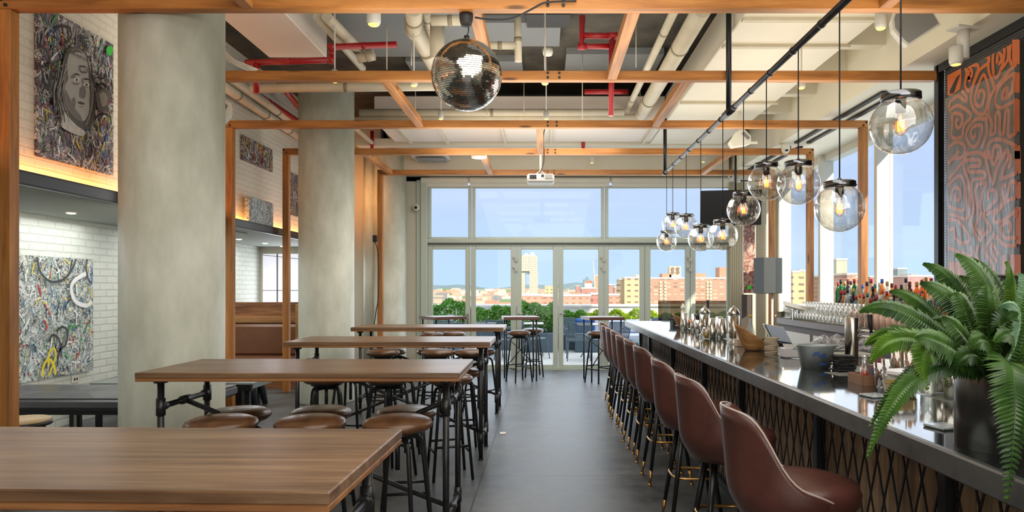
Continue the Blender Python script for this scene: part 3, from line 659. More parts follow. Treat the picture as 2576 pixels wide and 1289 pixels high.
# ================================================================ TABLES
def make_table(name, L, Wd, label, loc, rz=0, T=1.07, top='table', group=None, X=True):
    t = thing(name, label, 'table', loc, rz, group)
    MB().box((0, 0, T-.016), (L, Wd, .032), 0, 0, .004).build('tabletop', M[top], t)
    MB().box((0, 0, T-.0412), (L-.002, Wd-.002, .018), 0, 0, .003).build('under_board', M['under'], t)
    lx, ly = L/2-.09, Wd/2-.11; r = .019
    for sx in (-1, 1):
        for sy in (-1, 1):
            MB().tube([(sx*lx, sy*ly, .0), (sx*lx, sy*ly, T-.05)], r, 12).tube([(sx*lx, sy*ly, .0), (sx*lx, sy*ly, .012)], r*1.3, 12).tube([(sx*lx, sy*ly, T-.07), (sx*lx, sy*ly, T-.05)], r*2, 12).build('leg', M['pipe_dark'], t)
    if X:
        zu, zl = .86, .19
        for sx in (-1, 1):
            for z in (zu, zl):
                q = MB(); q.tube([(sx*lx, -ly, z), (sx*lx, ly, z)], r*.9, 12)
                for sy in (-1, 1): q.tube([(sx*lx, sy*ly, z-.05), (sx*lx, sy*ly, z+.05)], r*1.35, 12).tube([(sx*lx, sy*(ly-.05), z), (sx*lx, sy*(ly), z)], r*1.3, 12)
                q.tube([(sx*lx, -.045, z), (sx*lx, .045, z)], r*1.4, 12)
                q.build('end_rail', M['pipe_dark'], t)
        MB().tube([(-lx, -.012, zu), (lx, -.012, zl)], r*.8, 10).build('brace', M['pipe_dark'], t)
        MB().tube([(lx, .022, zu), (-lx, .022, zl)], r*.8, 10).build('brace', M['pipe_dark'], t)
    return t
G = 'long communal tables'
make_table('communal_table', 1.835, .74, 'long wooden table nearest the camera, filling the lower left', (-1.41, 2.04, 0), -.03, group=G)
make_table('communal_table', 1.835, .78, 'long wooden table second from the camera, beside the thick column', (-1.395, 4.34, 0), 0, group=G)
make_table('communal_table', 1.835, .76, 'long wooden table third from the camera', (-1.395, 6.58, 0), 0, group=G)
make_table('communal_table', 1.86, .76, 'long wooden table farthest from the camera', (-1.42, 8.88, 0), 0, group=G)
def pub(loc, rz, label, Wd=.6):
    t = thing('pub_table', label, 'table', loc, rz, 'small square pub tables')
    MB().box((0, 0, 1.045), (Wd, Wd, .05), 0, 0, .004).build('tabletop', M['darkwood'], t)
    l = Wd/2-.05
    for sx in (-1, 1):
        for sy in (-1, 1): MB().tube([(sx*l, sy*l, 0), (sx*l, sy*l, 1.02)], .013, 8).build('leg', M['black_metal'], t)
    q = MB().tube([(-l, -l, .25), (l, l, .75)], .009, 8); q.tube([(-l, l, .75), (l, -l, .25)], .009, 8); q.build('brace', M['black_metal'], t)
pub((-.40, 11.85, 0), .12, 'small square pub table before the middle door, under the projector')
pub((.98, 11.75, 0), .2, 'small square pub table at the end of the bar')
pub((-1.72, 11.9, 0), .62, 'small square pub table at the left door, turned corner-on')

# ================================================================ ROUND STOOLS
def make_stool(zs):
    t = thing('round_stool', '', 'stool')
    prof = [(0, -.035), (.12, -.035), (.165, -.03), (.188, -.012), (.193, .004), (.183, .022), (.15, .036), (.09, .044), (0, .047)]
    MB().lathe(prof, (0, 0, zs), 40).build('seat', M['leather'], t)
    MB().lathe([(0, -.07), (.1, -.07), (.1, -.052), (.125, -.05), (.125, -.035), (0, -.034)], (0, 0, zs), 24).tube([(0, 0, zs-.25), (0, 0, zs-.05)], .014, 8).build('screw_post', M['black_metal'], t)
    zt = zs-.075
    for k in range(4):
        a = PI/4+k*PI/2; c, s_ = math.cos(a), math.sin(a)
        pts = [Vector((c*r, s_*r, z)) for r, z in ((.02, zt), (.09, zt), (.128, zt-.012), (.146, zt-.045), (.152, zt-.09), (.225, 0.0))]
        MB().tube([pts[0]]+smooth(pts[1:5], 3)+[pts[5]], .0125, 10).build('leg', M['black_metal'], t)
    for z, nm in ((.27, 0), (.22, 1)):
        rr = .152+(.225-.152)*(1-(z)/(zt-.09))
        cs = [Vector((math.cos(PI/4+k*PI/2)*rr, math.sin(PI/4+k*PI/2)*rr, z)) for k in range(4)]
        for k in (nm, nm+2): MB().tube([cs[k], cs[(k+1) % 4]], .010, 8).build('stretcher', M['black_metal'], t)
    return t
stool_hi = make_stool(.80); stool_lo = make_stool(.745)
used = set()
def stool(px, d, kind, lb, rz):
    src = stool_hi if kind else stool_lo
    x = (px-VX)*d/F
    if src.name in used: o = dup(src, (x, d, 0), rz, lb, 'round leather stools')
    else: o = src; used.add(src.name); o.location = (x, d, 0); o.rotation_euler.z = rz; o['label'] = lb; o['group'] = 'round leather stools'
    return o
posn = ['left', 'middle', 'right']
random.seed(5)
rows = [(3.84, 1, (557, 781, 1000), 'row just behind the nearest table'), (4.46, 0, (603, 808, 1022), 'row tucked under the second table'),
        (5.78, 1, (821, 977, 1131), 'row behind the second table'), (6.62, 0, (882, 1010, 1160), 'row under the third table'),
        (8.08, 1, (963, 1102, 1184), 'front row between the third and fourth tables'), (8.78, 0, (983, 1087, 1209), 'back row under the fourth table')]
for d, k, xs, lb in rows:
    for i, px in enumerate(xs):
        stool(px, d+random.uniform(-.02, .02), k, 'round brown leather stool, %s of the %s' % (posn[i], lb), random.uniform(0, 1.5))
stool(600, 1.30, 1, 'round stool mostly below the nearest table, its seat at the bottom edge of the picture', .3) if False else None
stool(1087, 11.2, 1, 'round stool by the left pub table, left one', .4)
stool(1141, 11.35, 1, 'round stool by the left pub table, right one', .9)
stool(1306, 11.6, 1, 'round stool in front of the middle pub table', .55)
stool(1340, 12.3, 1, 'round stool behind the middle pub table', .2)
stool(1506, 11.5, 1, 'round stool between the last bar chair and the right pub table', .7)
# stool in front of nearest table: seat top just shows at the lower edge
x = (690-VX)*1.5/F
dup(stool_lo, (-.58, 1.5, 0), .6, 'round stool tucked under the near side of the nearest table, at the bottom edge', 'round leather stools')

# ================================================================ BAR STOOLS
def make_barstool():
    t = thing('bar_chair', '', 'bar stool')
    MB().lathe([(0, .66), (.15, .66), (.195, .675), (.228, .71), (.236, .75), (.222, .785), (.17, .803), (.08, .81), (0, .812)], (.035, 0, 0), 40, sy=.94).build('seat', M['oxblood'], t)
    nA, nZ = 60, 10; vs = []; fs = []; rim = []; th = .042
    A = math.radians(150)
    def pt(u, v, inner):
        a = u*A; c = abs(u); 
        an = c*A/math.radians(66); ztop = .775+(.305-.035*min(1, an)**2)/(1+an**8)
        fd = min(1, max(0, (c-.62)/.38)); fd = fd*fd*(3-2*fd); ztop = ztop*(1-fd)+.705*fd
        zbot = .64; z = zbot+(ztop-zbot)*v
        h = (z-.68)/.4
        rad = .236+.004*max(0, h) - .05*(1-min(1, max(0, z-.655)/.12))**2
        if inner: rad -= th*(1-.25*v)
        # lean: shift back with height, flatten the back a little
        x = -math.cos(a)*rad*(1.0) - .03*max(0, h)*(math.cos(a) > 0)*math.cos(a); y = math.sin(a)*rad*(1-.06*max(0, h))
        return Vector((x, y, z))
    for i in range(nA+1):
        u = -1+2*i/nA
        for k in range(nZ+1): vs.append(pt(u, k/nZ, False))
        for k in range(nZ, -1, -1): vs.append(pt(u, k/nZ, True))
        rim.append((pt(u, 1, False)+pt(u, 1, True)*.15)/1.15+Vector((0, 0, .004)))
    w_ = 2*(nZ+1)
    for i in range(nA):
        for k in range(w_): fs.append([i*w_+k, i*w_+(k+1) % w_, (i+1)*w_+(k+1) % w_, (i+1)*w_+k])
    m = MB().add(vs, fs, 0, True); m.f.append(list(range(w_))); m.m.append(0); m.sm.append(False); m.f.append([nA*w_+k for k in range(w_)][::-1]); m.m.append(0); m.sm.append(False)
    o = m.build('backrest', M['oxblood'], t)
    MB().tube(rim, .0042, 8).build('piping', M['piping'], o)
    MB().lathe([(0, .63), (.13, .63), (.13, .66), (0, .66)], (0, 0, 0), 24).build('swivel_plate', M['black'], t)
    for k in range(4):
        a = PI/4+k*PI/2; c, s_ = math.cos(a), math.sin(a)
        p0 = Vector((c*.11, s_*.11, .64)); p1 = Vector((c*.235, s_*.235, .012))
        pm = p0.lerp(p1, .84)
        l = MB().tube([p0, pm], [.019, .0135], 12).build('leg', M['black_metal'], t)
        MB().tube([pm, p1], [.0138, .009], 12).lathe([(0, 0), (.016, 0), (.016, .008), (.008, .016)], (p1.x, p1.y, 0), 12).build('leg_tip', M['brass'], l)
    rr = .11+.125*(.64-.33)/.628+.012; pts = []
    for k in range(40):
        a = 2*PI*k/40; q = (abs(math.cos(a))**4+abs(math.sin(a))**4)**-.25*rr*.76
        q = min(q, rr*1.0); pts.append((q*math.cos(a), q*math.sin(a), .33))
    MB().tube(pts, .009, 8, closed=True).build('foot_ring', M['brass'], t)
    return t
bs0 = make_barstool()
bl = ['nearest the camera, lower right of the picture', 'second nearest the camera', 'third from the camera', 'fourth from the camera', 'fifth from the camera', 'sixth from the camera', 'seventh from the camera', 'third from the far end of the bar', 'second from the far end of the bar', 'last at the far end of the bar']
for i, (y, dx, rz) in enumerate([(2.78, .0, -.05), (3.77, .0, .05), (4.60, .0, .0), (5.66, .015, .04), (6.36, .02, -.03), (6.90, 0, .02), (7.63, .02, .0), (8.15, .01, .05), (8.63, .0, -.03), (9.55, .05, .02)]):
    lb = 'oxblood leather bar stool with brass foot ring, '+bl[i]
    x = .975+dx
    if i == 0: bs0.location = (x, y, 0); bs0.rotation_euler.z = rz; bs0['label'] = lb; bs0['group'] = 'leather bar stools along the bar'
    else: dup(bs0, (x, y, 0), rz, lb)

# ================================================================ BAR
XB, XI = 1.18, 1.69; Y0, Y1 = 1.2, 10.2
t = thing('bar_counter', 'long bar with zinc top and diamond mesh over wooden front', 'bar counter', (1.6, 5.7, 0))
MB().bx(XB+.006, XI, Y0, Y1-.004, 1.05, 1.07).build('countertop', M['bar_top'], t, True)
MB().bx(XB, XB+.03, Y0, Y1, .995, 1.072, 0, .006).bx(XB+.03, XI+.3, Y1-.03, Y1, .995, 1.071, 0, .004).build('edge_band', M['bar_edge'], t, True)
MB().bx(XI+.003, 1.96, Y0, Y1-.035, 1.03, 1.062).build('bar_rail_mat', mat('grey green rail', lin(120, 124, 116), .3, .4), t, True)
MB().bx(XB+.03, 1.96, Y0, Y1-.04, .99, 1.03).build('substrate', M['black'], t, True)
q = MB(); random.seed(2)
y = Y0
while y < Y1-.1:
    wd = .1; q.bx(1.42, 1.445+random.uniform(0, .006), y, y+wd-.004, .0, .99); y += wd
q.build('plank_front', M['barwood'], t, True)
MB().bx(1.445, 1.95, Y1-.12, Y1-.04, 0, .99).build('end_panel', M['barwood'], t, True)
MB().bx(1.45, 1.95, Y0, Y1-.12, 0, .06).build('plinth', M['black'], t, True)
# posts
for y in (1.25, 2.42, 3.55, 4.95, 6.1, 7.6, 9.2, 10.08):
    MB().bx(1.375, 1.42, y-.025, y+.025, 0, .99).build('front_post', M['black_metal'], t, True)
MB().bx(1.375, 1.42, Y0, Y1-.08, .955, .99).bx(1.375, 1.42, Y0, Y1-.08, 0, .06).build('front_rail', M['black_metal'], t, True)
# diamond mesh: long wires at +- slope, one mesh
q = MB(); pit = .115; H = .9
def wire(y0, z0, y1, z1):
    d = Vector((0, y1-y0, z1-z0)).normalized(); n = Vector((0, -d.z, d.y))*.0036
    a = Vector((1.398, y0, z0)); b_ = Vector((1.398, y1, z1)); ex = Vector((-.006, 0, 0))
    q.add([a-n, a+n, b_+n, b_-n, a-n+ex, a+n+ex, b_+n+ex, b_-n+ex], [[4, 5, 6, 7][::-1], [0, 1, 5, 4], [3, 7, 6, 2], [1, 2, 6, 5], [0, 4, 7, 3]])
sl = 2.9  # dz per pit... diamond height .33
y = Y0-.5
dy = H/ (.33/pit)
while y < Y1+.4:
    for sgn in (1, -1):
        ya, yb = (y, y+dy) if sgn > 0 else (y+dy, y)
        za, zb_ = .06, .96
        # clip to bar range
        lo, hi = Y0, Y1-.1
        if min(ya, yb) < lo or max(ya, yb) > hi: continue
        wire(ya, za, yb, zb_)
    y += pit
q.build('diamond_mesh', M['black_metal'], t, True)

# lower work counter inside the bar
t = thing('under_bar_counter', 'stainless work counter behind the bar top', 'counter', (2.2, 6, 0))
MB().bx(1.97, 2.5, 2.6, 9.6, .0, .86).build('cabinet', M['grey'], t, True)
MB().bx(1.965, 2.52, 2.58, 9.62, .86, .9, 0, .004).build('worktop', M['steel'], t, True)

# ================================================================ BACK BAR
t = thing('back_bar', 'dark back bar counter under the right windows', 'counter', (3.6, 7.5, 0))
MB().bx(3.2, 4.4, 6.78, 9.62, 1.06, 1.14, 0, .006).bx(3.2, 3.72, 4.2, 6.78, 1.06, 1.14).build('worktop', mat('grey brown laminate', lin(104, 92, 90), .45), t, True)
MB().bx(3.24, 4.38, 6.78, 9.55, 0, 1.06).bx(3.24, 3.72, 4.25, 6.78, 0, 1.06).build('cabinet', mat('brown grey cabinet', lin(92, 80, 78), .6), t, True)
MB().bx(3.22, 4.38, 6.78, 9.6, 1.14, 1.15).bx(3.22, 3.72, 4.25, 6.78, 1.14, 1.15).build('rubber_mat', mat('olive mat', lin(104, 100, 84), .8, bump=.5, bscale=200), t, True)
MB().bx(3.232, 3.24, 7.2, 8.4, .5, .98).bx(3.232, 3.24, 8.5, 9.4, .5, .98).build('cabinet_door', M['lightgrey'], t, True)
t = thing('bottle_shelf', 'stepped riser holding rows of liquor bottles', 'shelf', (3.9, 7.2, 1.15))
MB().bx(3.62, 3.82, 6.8, 8.9, 1.15, 1.22).build('step', M['grey'], t, True)
MB().bx(3.82, 4.04, 6.8, 9.5, 1.15, 1.34).build('step', M['grey'], t, True)

def bottle_mesh(kind):
    if kind == 0: return [(0, 0), (.036, 0), (.038, .01), (.038, .17), (.03, .2), (.013, .235), (.012, .29), (.014, .292), (.014, .3)]
    if kind == 1: return [(0, 0), (.042, 0), (.044, .01), (.044, .13), (.036, .16), (.014, .19), (.013, .235), (.016, .237), (.016, .25)]
    if kind == 2: return [(0, 0), (.03, 0), (.034, .01), (.036, .12), (.022, .2), (.013, .25), (.012, .31), (.014, .312), (.014, .32)]
    return [(0, 0), (.05, 0), (.055, .02), (.05, .12), (.022, .17), (.015, .2), (.015, .25), (.018, .252), (.018, .262)]
GL = {}
def gmat(nm, c, a):
    GL[nm] = mat(nm+' bottle glass', c, .1, spec=.8, coat=.3); bb = GL[nm].node_tree.nodes['Principled BSDF']; bb.inputs['Transmission Weight'].default_value = .0
    ntb = GL[nm].node_tree; tr = ntb.nodes.new('ShaderNodeBsdfTransparent'); tr.inputs[0].default_value = tuple(min(1, v*1.6+.05) for v in c[:3])+(1,); ms = ntb.nodes.new('ShaderNodeMixShader'); ms.inputs[0].default_value = .38
    om = ntb.nodes['Material Output']; ntb.links.new(tr.outputs[0], ms.inputs[1]); ntb.links.new(bb.outputs[0], ms.inputs[2]); ntb.links.new(ms.outputs[0], om.inputs[0])
for nm, c in [('green', lin(20, 130, 50)), ('amber', lin(200, 144, 80)), ('brown', lin(72, 42, 28)), ('clear', lin(190, 196, 194)), ('golden', lin(206, 150, 60)), ('pale', lin(214, 200, 178)), ('dark', lin(44, 40, 40)), ('bluish', lin(150, 178, 184))]: gmat(nm, c, 1)
CP = {nm: mat(nm+' cap', c, .4) for nm, c in [('red', lin(180, 40, 50)), ('black', lin(40, 36, 40)), ('blue', lin(40, 90, 170)), ('orange', lin(226, 100, 40)), ('gold', lin(190, 150, 80)), ('maroon', lin(120, 50, 50)), ('teal', lin(40, 120, 110)), ('white', lin(224, 220, 214))]}
LB = {nm: mat(nm+' label', c, .6) for nm, c in [('white', lin(226, 220, 206)), ('cream', lin(214, 196, 150)), ('red', lin(190, 50, 44)), ('black', lin(46, 44, 46)), ('yellow', lin(220, 180, 60)), ('blue', lin(70, 110, 170))]}
protos = {}
def bottle(loc, kind, g, c, l, label, group, s=1.0, name='liquor_bottle'):
    key = (kind, g, c, l)
    if key in protos: o = dup(protos[key], loc, 0, label, group); o.scale = (s, s, s); return o
    t = thing(name, label, 'bottle', loc, 0, group)
    pr = bottle_mesh(kind); MB().lathe(pr[:-2], (0, 0, 0), 16).build('bottle_body', GL[g], t)
    z = pr[-1][1]; MB().lathe([(0, z-.045), (.0165, z-.045), (.0165, z+.004), (0, z+.004)], (0, 0, 0), 12).build('bottle_cap', CP[c], t)
    if l: r = pr[2][0]+.0012; MB().lathe([(r, .035), (r, .11)], (0, 0, 0), 16).build('bottle_label', LB[l], t)
    t.scale = (s, s, s); protos[key] = t; return t
random.seed(11)
gk, ck, lk = list(GL), list(CP), list(LB)
seq = [('green', 'red', None), ('green', 'black', None), ('green', 'gold', 'white'), ('brown', 'maroon', 'white'), ('clear', 'black', 'blue'), ('green', 'red', 'yellow'), ('clear', 'gold', 'yellow')]
def place_row(xr, z, ya, yb, n, rowname, seqs, seedv):
    random.seed(seedv); seen = {}
    ent = []
    for i in range(n):
        y = ya+(yb-ya)*i/(n-1); k = random.randrange(4)
        if i < len(seqs): g, c, l = seqs[i]; k = 0
        else: g = random.choice(gk[1:]+['pale', 'golden', 'amber', 'clear']); c = random.choice(ck); l = random.choice(lk+[None])
        ent.append((y, k, g, c, l, random.uniform(-.015, .015)))
    for i, (y, k, g, c, l, dx) in enumerate(ent):
        px = int(VX+F*xr/y)
        near = ''
        if i > 0: near = ', right of a %s one with a %s cap' % (ent[i-1][2], ent[i-1][3])
        else: near = ', first from the left'
        lab = '%s glass bottle with %s cap%s on the %s%s' % (g, c, (' and %s label' % l) if l else '', rowname, near)
        bottle((xr+dx, y, z), k, g, c, l, ' '.join(lab.split()[:16]), 'liquor bottles on the '+rowname, random.uniform(.92, 1.08))
place_row(3.93, 1.34, 9.35, 6.87, 25, 'upper step', seq, 3)
place_row(3.72, 1.22, 8.75, 6.87, 19, 'lower step', [('brown', 'red', 'white'), ('amber', 'red', 'red'), ('clear', 'black', 'white'), ('dark', 'gold', 'cream')], 8)
place_row(3.52, 1.15, 7.55, 5.6, 16, 'counter before the steps', [('green', 'red', None), ('amber', 'maroon', 'cream')], 9)

# glasses
ORD = 'first second third fourth fifth sixth seventh eighth ninth tenth eleventh twelfth thirteenth fourteenth fifteenth sixteenth seventeenth eighteenth nineteenth twentieth twenty-first twenty-second twenty-third'.split()
M['cup'] = thin_glass('drinking glass', (.93, .94, .92, 1), .22, .05, 1.6)
def make_glass(stem):
    nm = 'wine_glass' if stem else 'tumbler'
    if stem: pr = [(0, 0), (.035, .002), (.006, .008), (.005, .075), (.02, .09), (.036, .12), (.038, .15), (.032, .185)]
    else: pr = [(0, 0), (.033, 0), (.035, .01), (.04, .11)]
    return MB().lathe(pr, (0, 0, 0), 14).build(nm, M['cup'], None, loc=(0, 0, 0))
g1 = make_glass(0); g2 = make_glass(1)
tag(g1, 'clear tumbler standing alone beyond the rows at the far end of the back bar', 'glass', 'tumblers on the back bar'); tag(g2, 'stemmed glass at the far end of the back bar, farthest of all', 'glass', 'stemmed glasses on the back bar')
g1.location = (3.3, 9.2, 1.15); g2.location = (3.32, 9.4, 1.15)
random.seed(4)
for i in range(15):
    for j in range(3):
        for k in range(2 if j else 1):
            o = g1.copy(); COL.objects.link(o); o.location = (3.3+j*.095, 9.1-i*.1, 1.15+k*.112)
            o['label'] = 'clear %s tumbler, %s from the far end of the %s row on the back bar' % (('lower', 'upper')[k], ORD[i], ('front', 'middle', 'back')[j])
for i in range(14):
    o = g2.copy(); COL.objects.link(o); o['label'] = 'stemmed glass, %s after the farthest one along the back bar edge' % ORD[i]; o.location = (3.24, 9.38-i*.055 if i < 4 else 8.75-i*.13, 1.15)
# frosted tubs
tb = MB().lathe([(0, 0), (.045, 0), (.05, .17), (.046, .17), (.042, .01), (0, .01)], (0, 0, 0), 20).build('storage_tub', mat('translucent peach plastic', lin(226, 190, 172), .35), None, loc=(3.3, 7.45, 1.15))
tag(tb, 'translucent plastic tub, first from the far end of the tub row', 'tub', 'translucent tubs along the back bar')
for i in range(1, 13):
    o = tb.copy(); COL.objects.link(o); o['label'] = 'translucent plastic tub, %s from the far end of the tub row' % ORD[i]; o.location = (3.3, 7.45-i*.115, 1.15)
# green sponge rack + menu board at the far end
solo(MB().box((3.5, 9.35, 1.22), (.3, .14, .1), 0, 0, .01), 'green_crate', mat('green plastic', lin(30, 110, 70), .4), 'small green plastic crate at the far end of the back bar', 'crate')
t = thing('paper_tray', 'white tilted card tray above the far end of the back bar', 'tray', P(2005, 778, 9.0))
MB().box(P(2005, 773, 9.0), (.34, .12, .02), 0, 0, 0, .5, .25).build('tray_sheet', M['white'], t, True)
MB().box(P(1996, 790, 9.0), (.02, .02, .17)).build('tray_stand', M['steel'], t, True)

# speaker and tv, portrait art at the back right
t = thing('loudspeaker', 'dark wall speaker on a stand pole right of the portrait', 'speaker', P(1937, 695, 11.7))
c = P(1937, 694, 11.7)
MB().box(c+Vector((-.09, 0, 0)), (.24, .3, .6), 0, .28, .01).build('speaker_grille', mat('charcoal grille', lin(66, 70, 70), .6, bump=.4, bscale=300), t, True)
MB().box(c+Vector((.1, .06, 0)), (.24, .28, .59), 0, -.35, .01).build('speaker_cabinet', mat('slate cabinet', lin(70, 78, 82), .4), t, True)
MB().tube([c+Vector((.07, .1, -.3)), (c.x+.07, c.y+.1, 0)], .02).build('speaker_pole', M['lightgrey'], t, True)
t = thing('television', 'black flat television hung tilted before the back windows', 'television', P(1835, 523, 12.0))
c = P(1838, 523, 12.0)
from mathutils import Euler
MB().box(c, (1.02, .05, .6), 0, -.18, .01, .12).build('screen_panel', mat('black screen', lin(14, 14, 16), .35, spec=.25), t, True)
MB().box(c+Vector((0, .045, 0)), (.5, .05, .36), 0, -.18, .01, .12).build('tv_back', M['black'], t, True)
MB().tube([c+Vector((.1, .06, .2)), (c.x+.1, c.y+.06, 3.98)], .02).build('tv_mount', M['black_metal'], t, True)
t = thing('portrait_canvas', 'tall narrow painted portrait under the television', 'painting', P(1885, 650, 12.3))
c = P(1884, 652, 12.3)
GC = [lin(90, 70, 60), lin(180, 120, 100), lin(200, 170, 150), lin(150, 60, 50), lin(120, 110, 90), lin(220, 210, 200)]
MB().box(c, (.2, .04, 1.2)).build('canvas', graffiti('portrait paint', GC, 5, seed=4), t, True)
MB().lathe([(0, -.1), (.04, -.09), (.062, -.02), (.06, .06), (.03, .11), (0, .115)], (c.x, c.y-.02, c.z+.18), 16, sy=.25).build('painted_face', mat('painted skin', lin(196, 160, 146), .6), t, True)
MB().box((c.x, c.y-.024, c.z-.5), (.07, .01, .06)).build('green_mark', mat('green paint mark', lin(60, 220, 50), .5), t, True)
# mesh screen and beige curtain by the corner
M['beigemesh'] = brick('beige wire mesh', lin(196, 188, 160), lin(190, 180, 150), lin(120, 110, 90), .02, .02, 'xz', .003, 0, offset=0)
struct('trim_corner_screen', MB().bx(Xh(1866, 12.6), Xh(1893, 12.6), 12.6, 12.65, 0, EYE-.12), brick('dark wire mesh', lin(96, 84, 76), lin(90, 80, 70), lin(50, 44, 40), .02, .02, 'xz', .003, 0, offset=0))
struct('trim_corner_mesh', MB().bx(Xh(1903, 12.6), Xh(1928, 12.6), 12.6, 12.65, 0, 3.4), M['beigemesh'])
q = MB()
for i in range(7): q.tube([(Xh(1834+i*5.5), BACK-.12, 0.0), (Xh(1834+i*5.5), BACK-.12, 3.55)], .024, 8)
solo(q, 'curtain', mat('beige curtain', lin(186, 178, 150), .8), 'beige pleated curtain drawn at the right end of the doors', 'curtain')

# ================================================================ SCREEN WITH ORANGE ART
XS = 3.78
t = thing('wire_screen', 'tall black woven wire screen behind the orange artwork', 'screen', (XS, 5, 0))
wm = brick('black woven wire', lin(98, 94, 88), lin(80, 78, 74), lin(26, 26, 28), .024, .024, 'yz', .005, 0, offset=.5)
MB().bx(XS, XS+.02, 2.2, 6.58, 0, 3.6).build('wire_mesh', wm, t, True)
q = MB()
for z in [i*.024 for i in range(150)]: q.box((XS+.01, 6.63, z+.01), (.006, .1, .006))
for y in (6.6, 6.63, 6.66): q.box((XS+.01, y, 1.8), (.006, .006, 3.6))
q.build('open_mesh', M['black_metal'], t, True)
MB().bx(XS-.02, XS+.04, 6.67, 6.74, 0, 3.68).bx(XS-.02, XS+.04, 2.2, 6.7, 3.6, 3.68).build('screen_frame', M['black_metal'], t, True)
ART = []
def A1(pts): ART.append([(2340+x*.2637, 60+y*.2637) for x, y in pts])
def A2(pts): ART.append([(2340+x*.2637, 380+y*.2637) for x, y in pts])
A1([(300,640),(345,690),(340,740),(270,690),(200,740),(175,800)]); A1([(335,410),(350,470),(335,590),(380,640),(430,520),(460,400),(360,400)]); A1([(360,520),(395,500),(400,450),(370,430),(370,520),(390,545)])
A1([(170,480),(340,400),(470,330),(550,310),(560,370),(470,450),(400,640),(395,760),(450,850),(520,850),(560,700),(560,620),(520,490),(480,540),(430,690),(440,770),(490,780),(520,690),(505,640),(470,650),(465,715)])
A1([(560,300),(560,440),(600,560),(625,610),(700,520),(790,410),(830,390)]); A1([(625,610),(570,720),(560,860),(590,960),(580,1050),(620,1030),(625,870),(665,860),(665,1030),(700,1040),(720,850),(750,840),(745,1060),(790,1060),(830,1030)])
A1([(610,500),(600,340),(620,250),(700,210),(705,330),(650,500),(610,500)]); A1([(640,380),(650,290),(680,300),(680,350),(650,390)]); A1([(740,180),(745,330),(680,440)]); A1([(770,190),(760,330),(790,400)])
A1([(830,480),(760,500),(650,620),(625,760),(680,800),(800,740),(840,735)]); A1([(690,720),(700,650),(740,610),(730,690),(780,640),(790,540)]); A1([(690,720),(740,700),(800,640)])
A1([(180,830),(270,780),(380,850),(385,900),(330,960),(300,1080),(210,1080),(215,960),(220,860),(300,870),(310,940),(280,990),(250,970),(250,920),(275,920)])
A1([(545,850),(540,980),(540,1060),(490,1190)]); A1([(530,910),(440,910),(370,990),(345,1080),(400,1170),(450,1150),(490,1040),(490,970),(420,980),(390,1040),(410,1090),(440,1060)])
A1([(180,1180),(250,1130),(330,1170),(310,1270),(200,1289)]); A1([(560,1289),(550,1180),(600,1110),(700,1110),(830,1170)]); A1([(600,1289),(610,1180),(660,1170),(680,1220),(650,1289)]); A1([(700,1289),(740,1200),(760,1289)])
A2([(170,120),(230,60),(280,0)]); A2([(180,270),(260,170),(340,60),(350,0)]); A2([(340,40),(400,20),(480,20),(520,60)]); A2([(340,200),(320,150),(350,90),(470,90),(470,140),(380,150),(380,200),(510,200),(520,260),(410,280),(400,400),(420,560),(390,680),(470,850),(520,800),(580,740),(510,620),(480,560),(500,390),(540,310),(450,330),(440,450),(470,620),(440,720),(490,790),(510,730)])
A2([(520,0),(550,150),(600,320),(640,170),(720,0)]); A2([(560,0),(610,130),(660,0)]); A2([(680,280),(700,180),(760,40),(770,100),(750,170)]); A2([(680,270),(830,210)])
A2([(170,330),(280,240),(330,320),(330,560),(180,530)]); A2([(200,480),(220,370),(280,360),(290,450),(250,470),(240,410)]); A2([(560,470),(560,390),(620,380),(640,460),(600,500),(520,600),(640,560),(730,440),(770,300),(830,300)])
A2([(700,470),(690,340),(730,330)]); A2([(820,450),(740,480),(620,610),(620,680),(720,650),(830,560)]); A2([(830,560),(820,640)]); A2([(690,790),(680,720),(760,680),(770,760),(740,760)]); A2([(690,790),(720,830),(830,830)])
A2([(830,900),(720,900),(640,830),(620,800),(540,900),(530,970),(600,1080),(620,1180)]); A2([(660,990),(600,890),(590,960),(640,1060)]); A2([(180,650),(280,680),(380,840),(300,880),(240,820),(230,740),(190,760)]); A2([(170,930),(260,960),(330,1060)]); A2([(470,890),(440,1000),(500,1100),(560,1190)]); A2([(390,900),(400,1000),(300,960)]); A2([(180,600),(260,620),(340,650),(380,560),(370,300),(330,200)])
XA = XS-.05
t = thing('maze_artwork', 'tall black panel painted with orange maze lines, wrapped in plastic', 'painting', (XA, 5.9, 1.65))
ya, yb = F*XA/(2565-VX), F*XA/(2383-VX)
MB().bx(XA, XA+.04, ya, yb, 1.65, 3.5).build('panel', mat('charcoal board', lin(66, 64, 60), .35, bump=.35, bscale=9, noise=.25), t, True)
org = mat('orange paint', lin(200, 98, 34), .4, bump=.2, bscale=12)
q = MB()
def artpt(px, py, dx=0): p = PX(px, py, XA-.001); return (p.y, p.z)
def ribbon(pts, wd, dx):
    pp = [Vector((0, *artpt(a, b))) for a, b in pts]
    pp = smooth(pp, 5)
    L = []; Rr = []
    for i, p in enumerate(pp):
        tg = (pp[min(i+1, len(pp)-1)]-pp[max(i-1, 0)]).normalized(); n = Vector((0, -tg.z, tg.y))*wd/2
        for s_, arr in ((1, L), (-1, Rr)):
            v = p+n*s_; v.y = min(max(v.y, ya), yb); v.z = min(max(v.z, 1.655), 3.495); v.x = XA-.003-dx; arr.append(v)
    for i in range(len(pp)-1): q.add([L[i], L[i+1], Rr[i+1], Rr[i]], [[0, 1, 2, 3]])
for k, l in enumerate(ART): ribbon(l, .034, k*.00004)
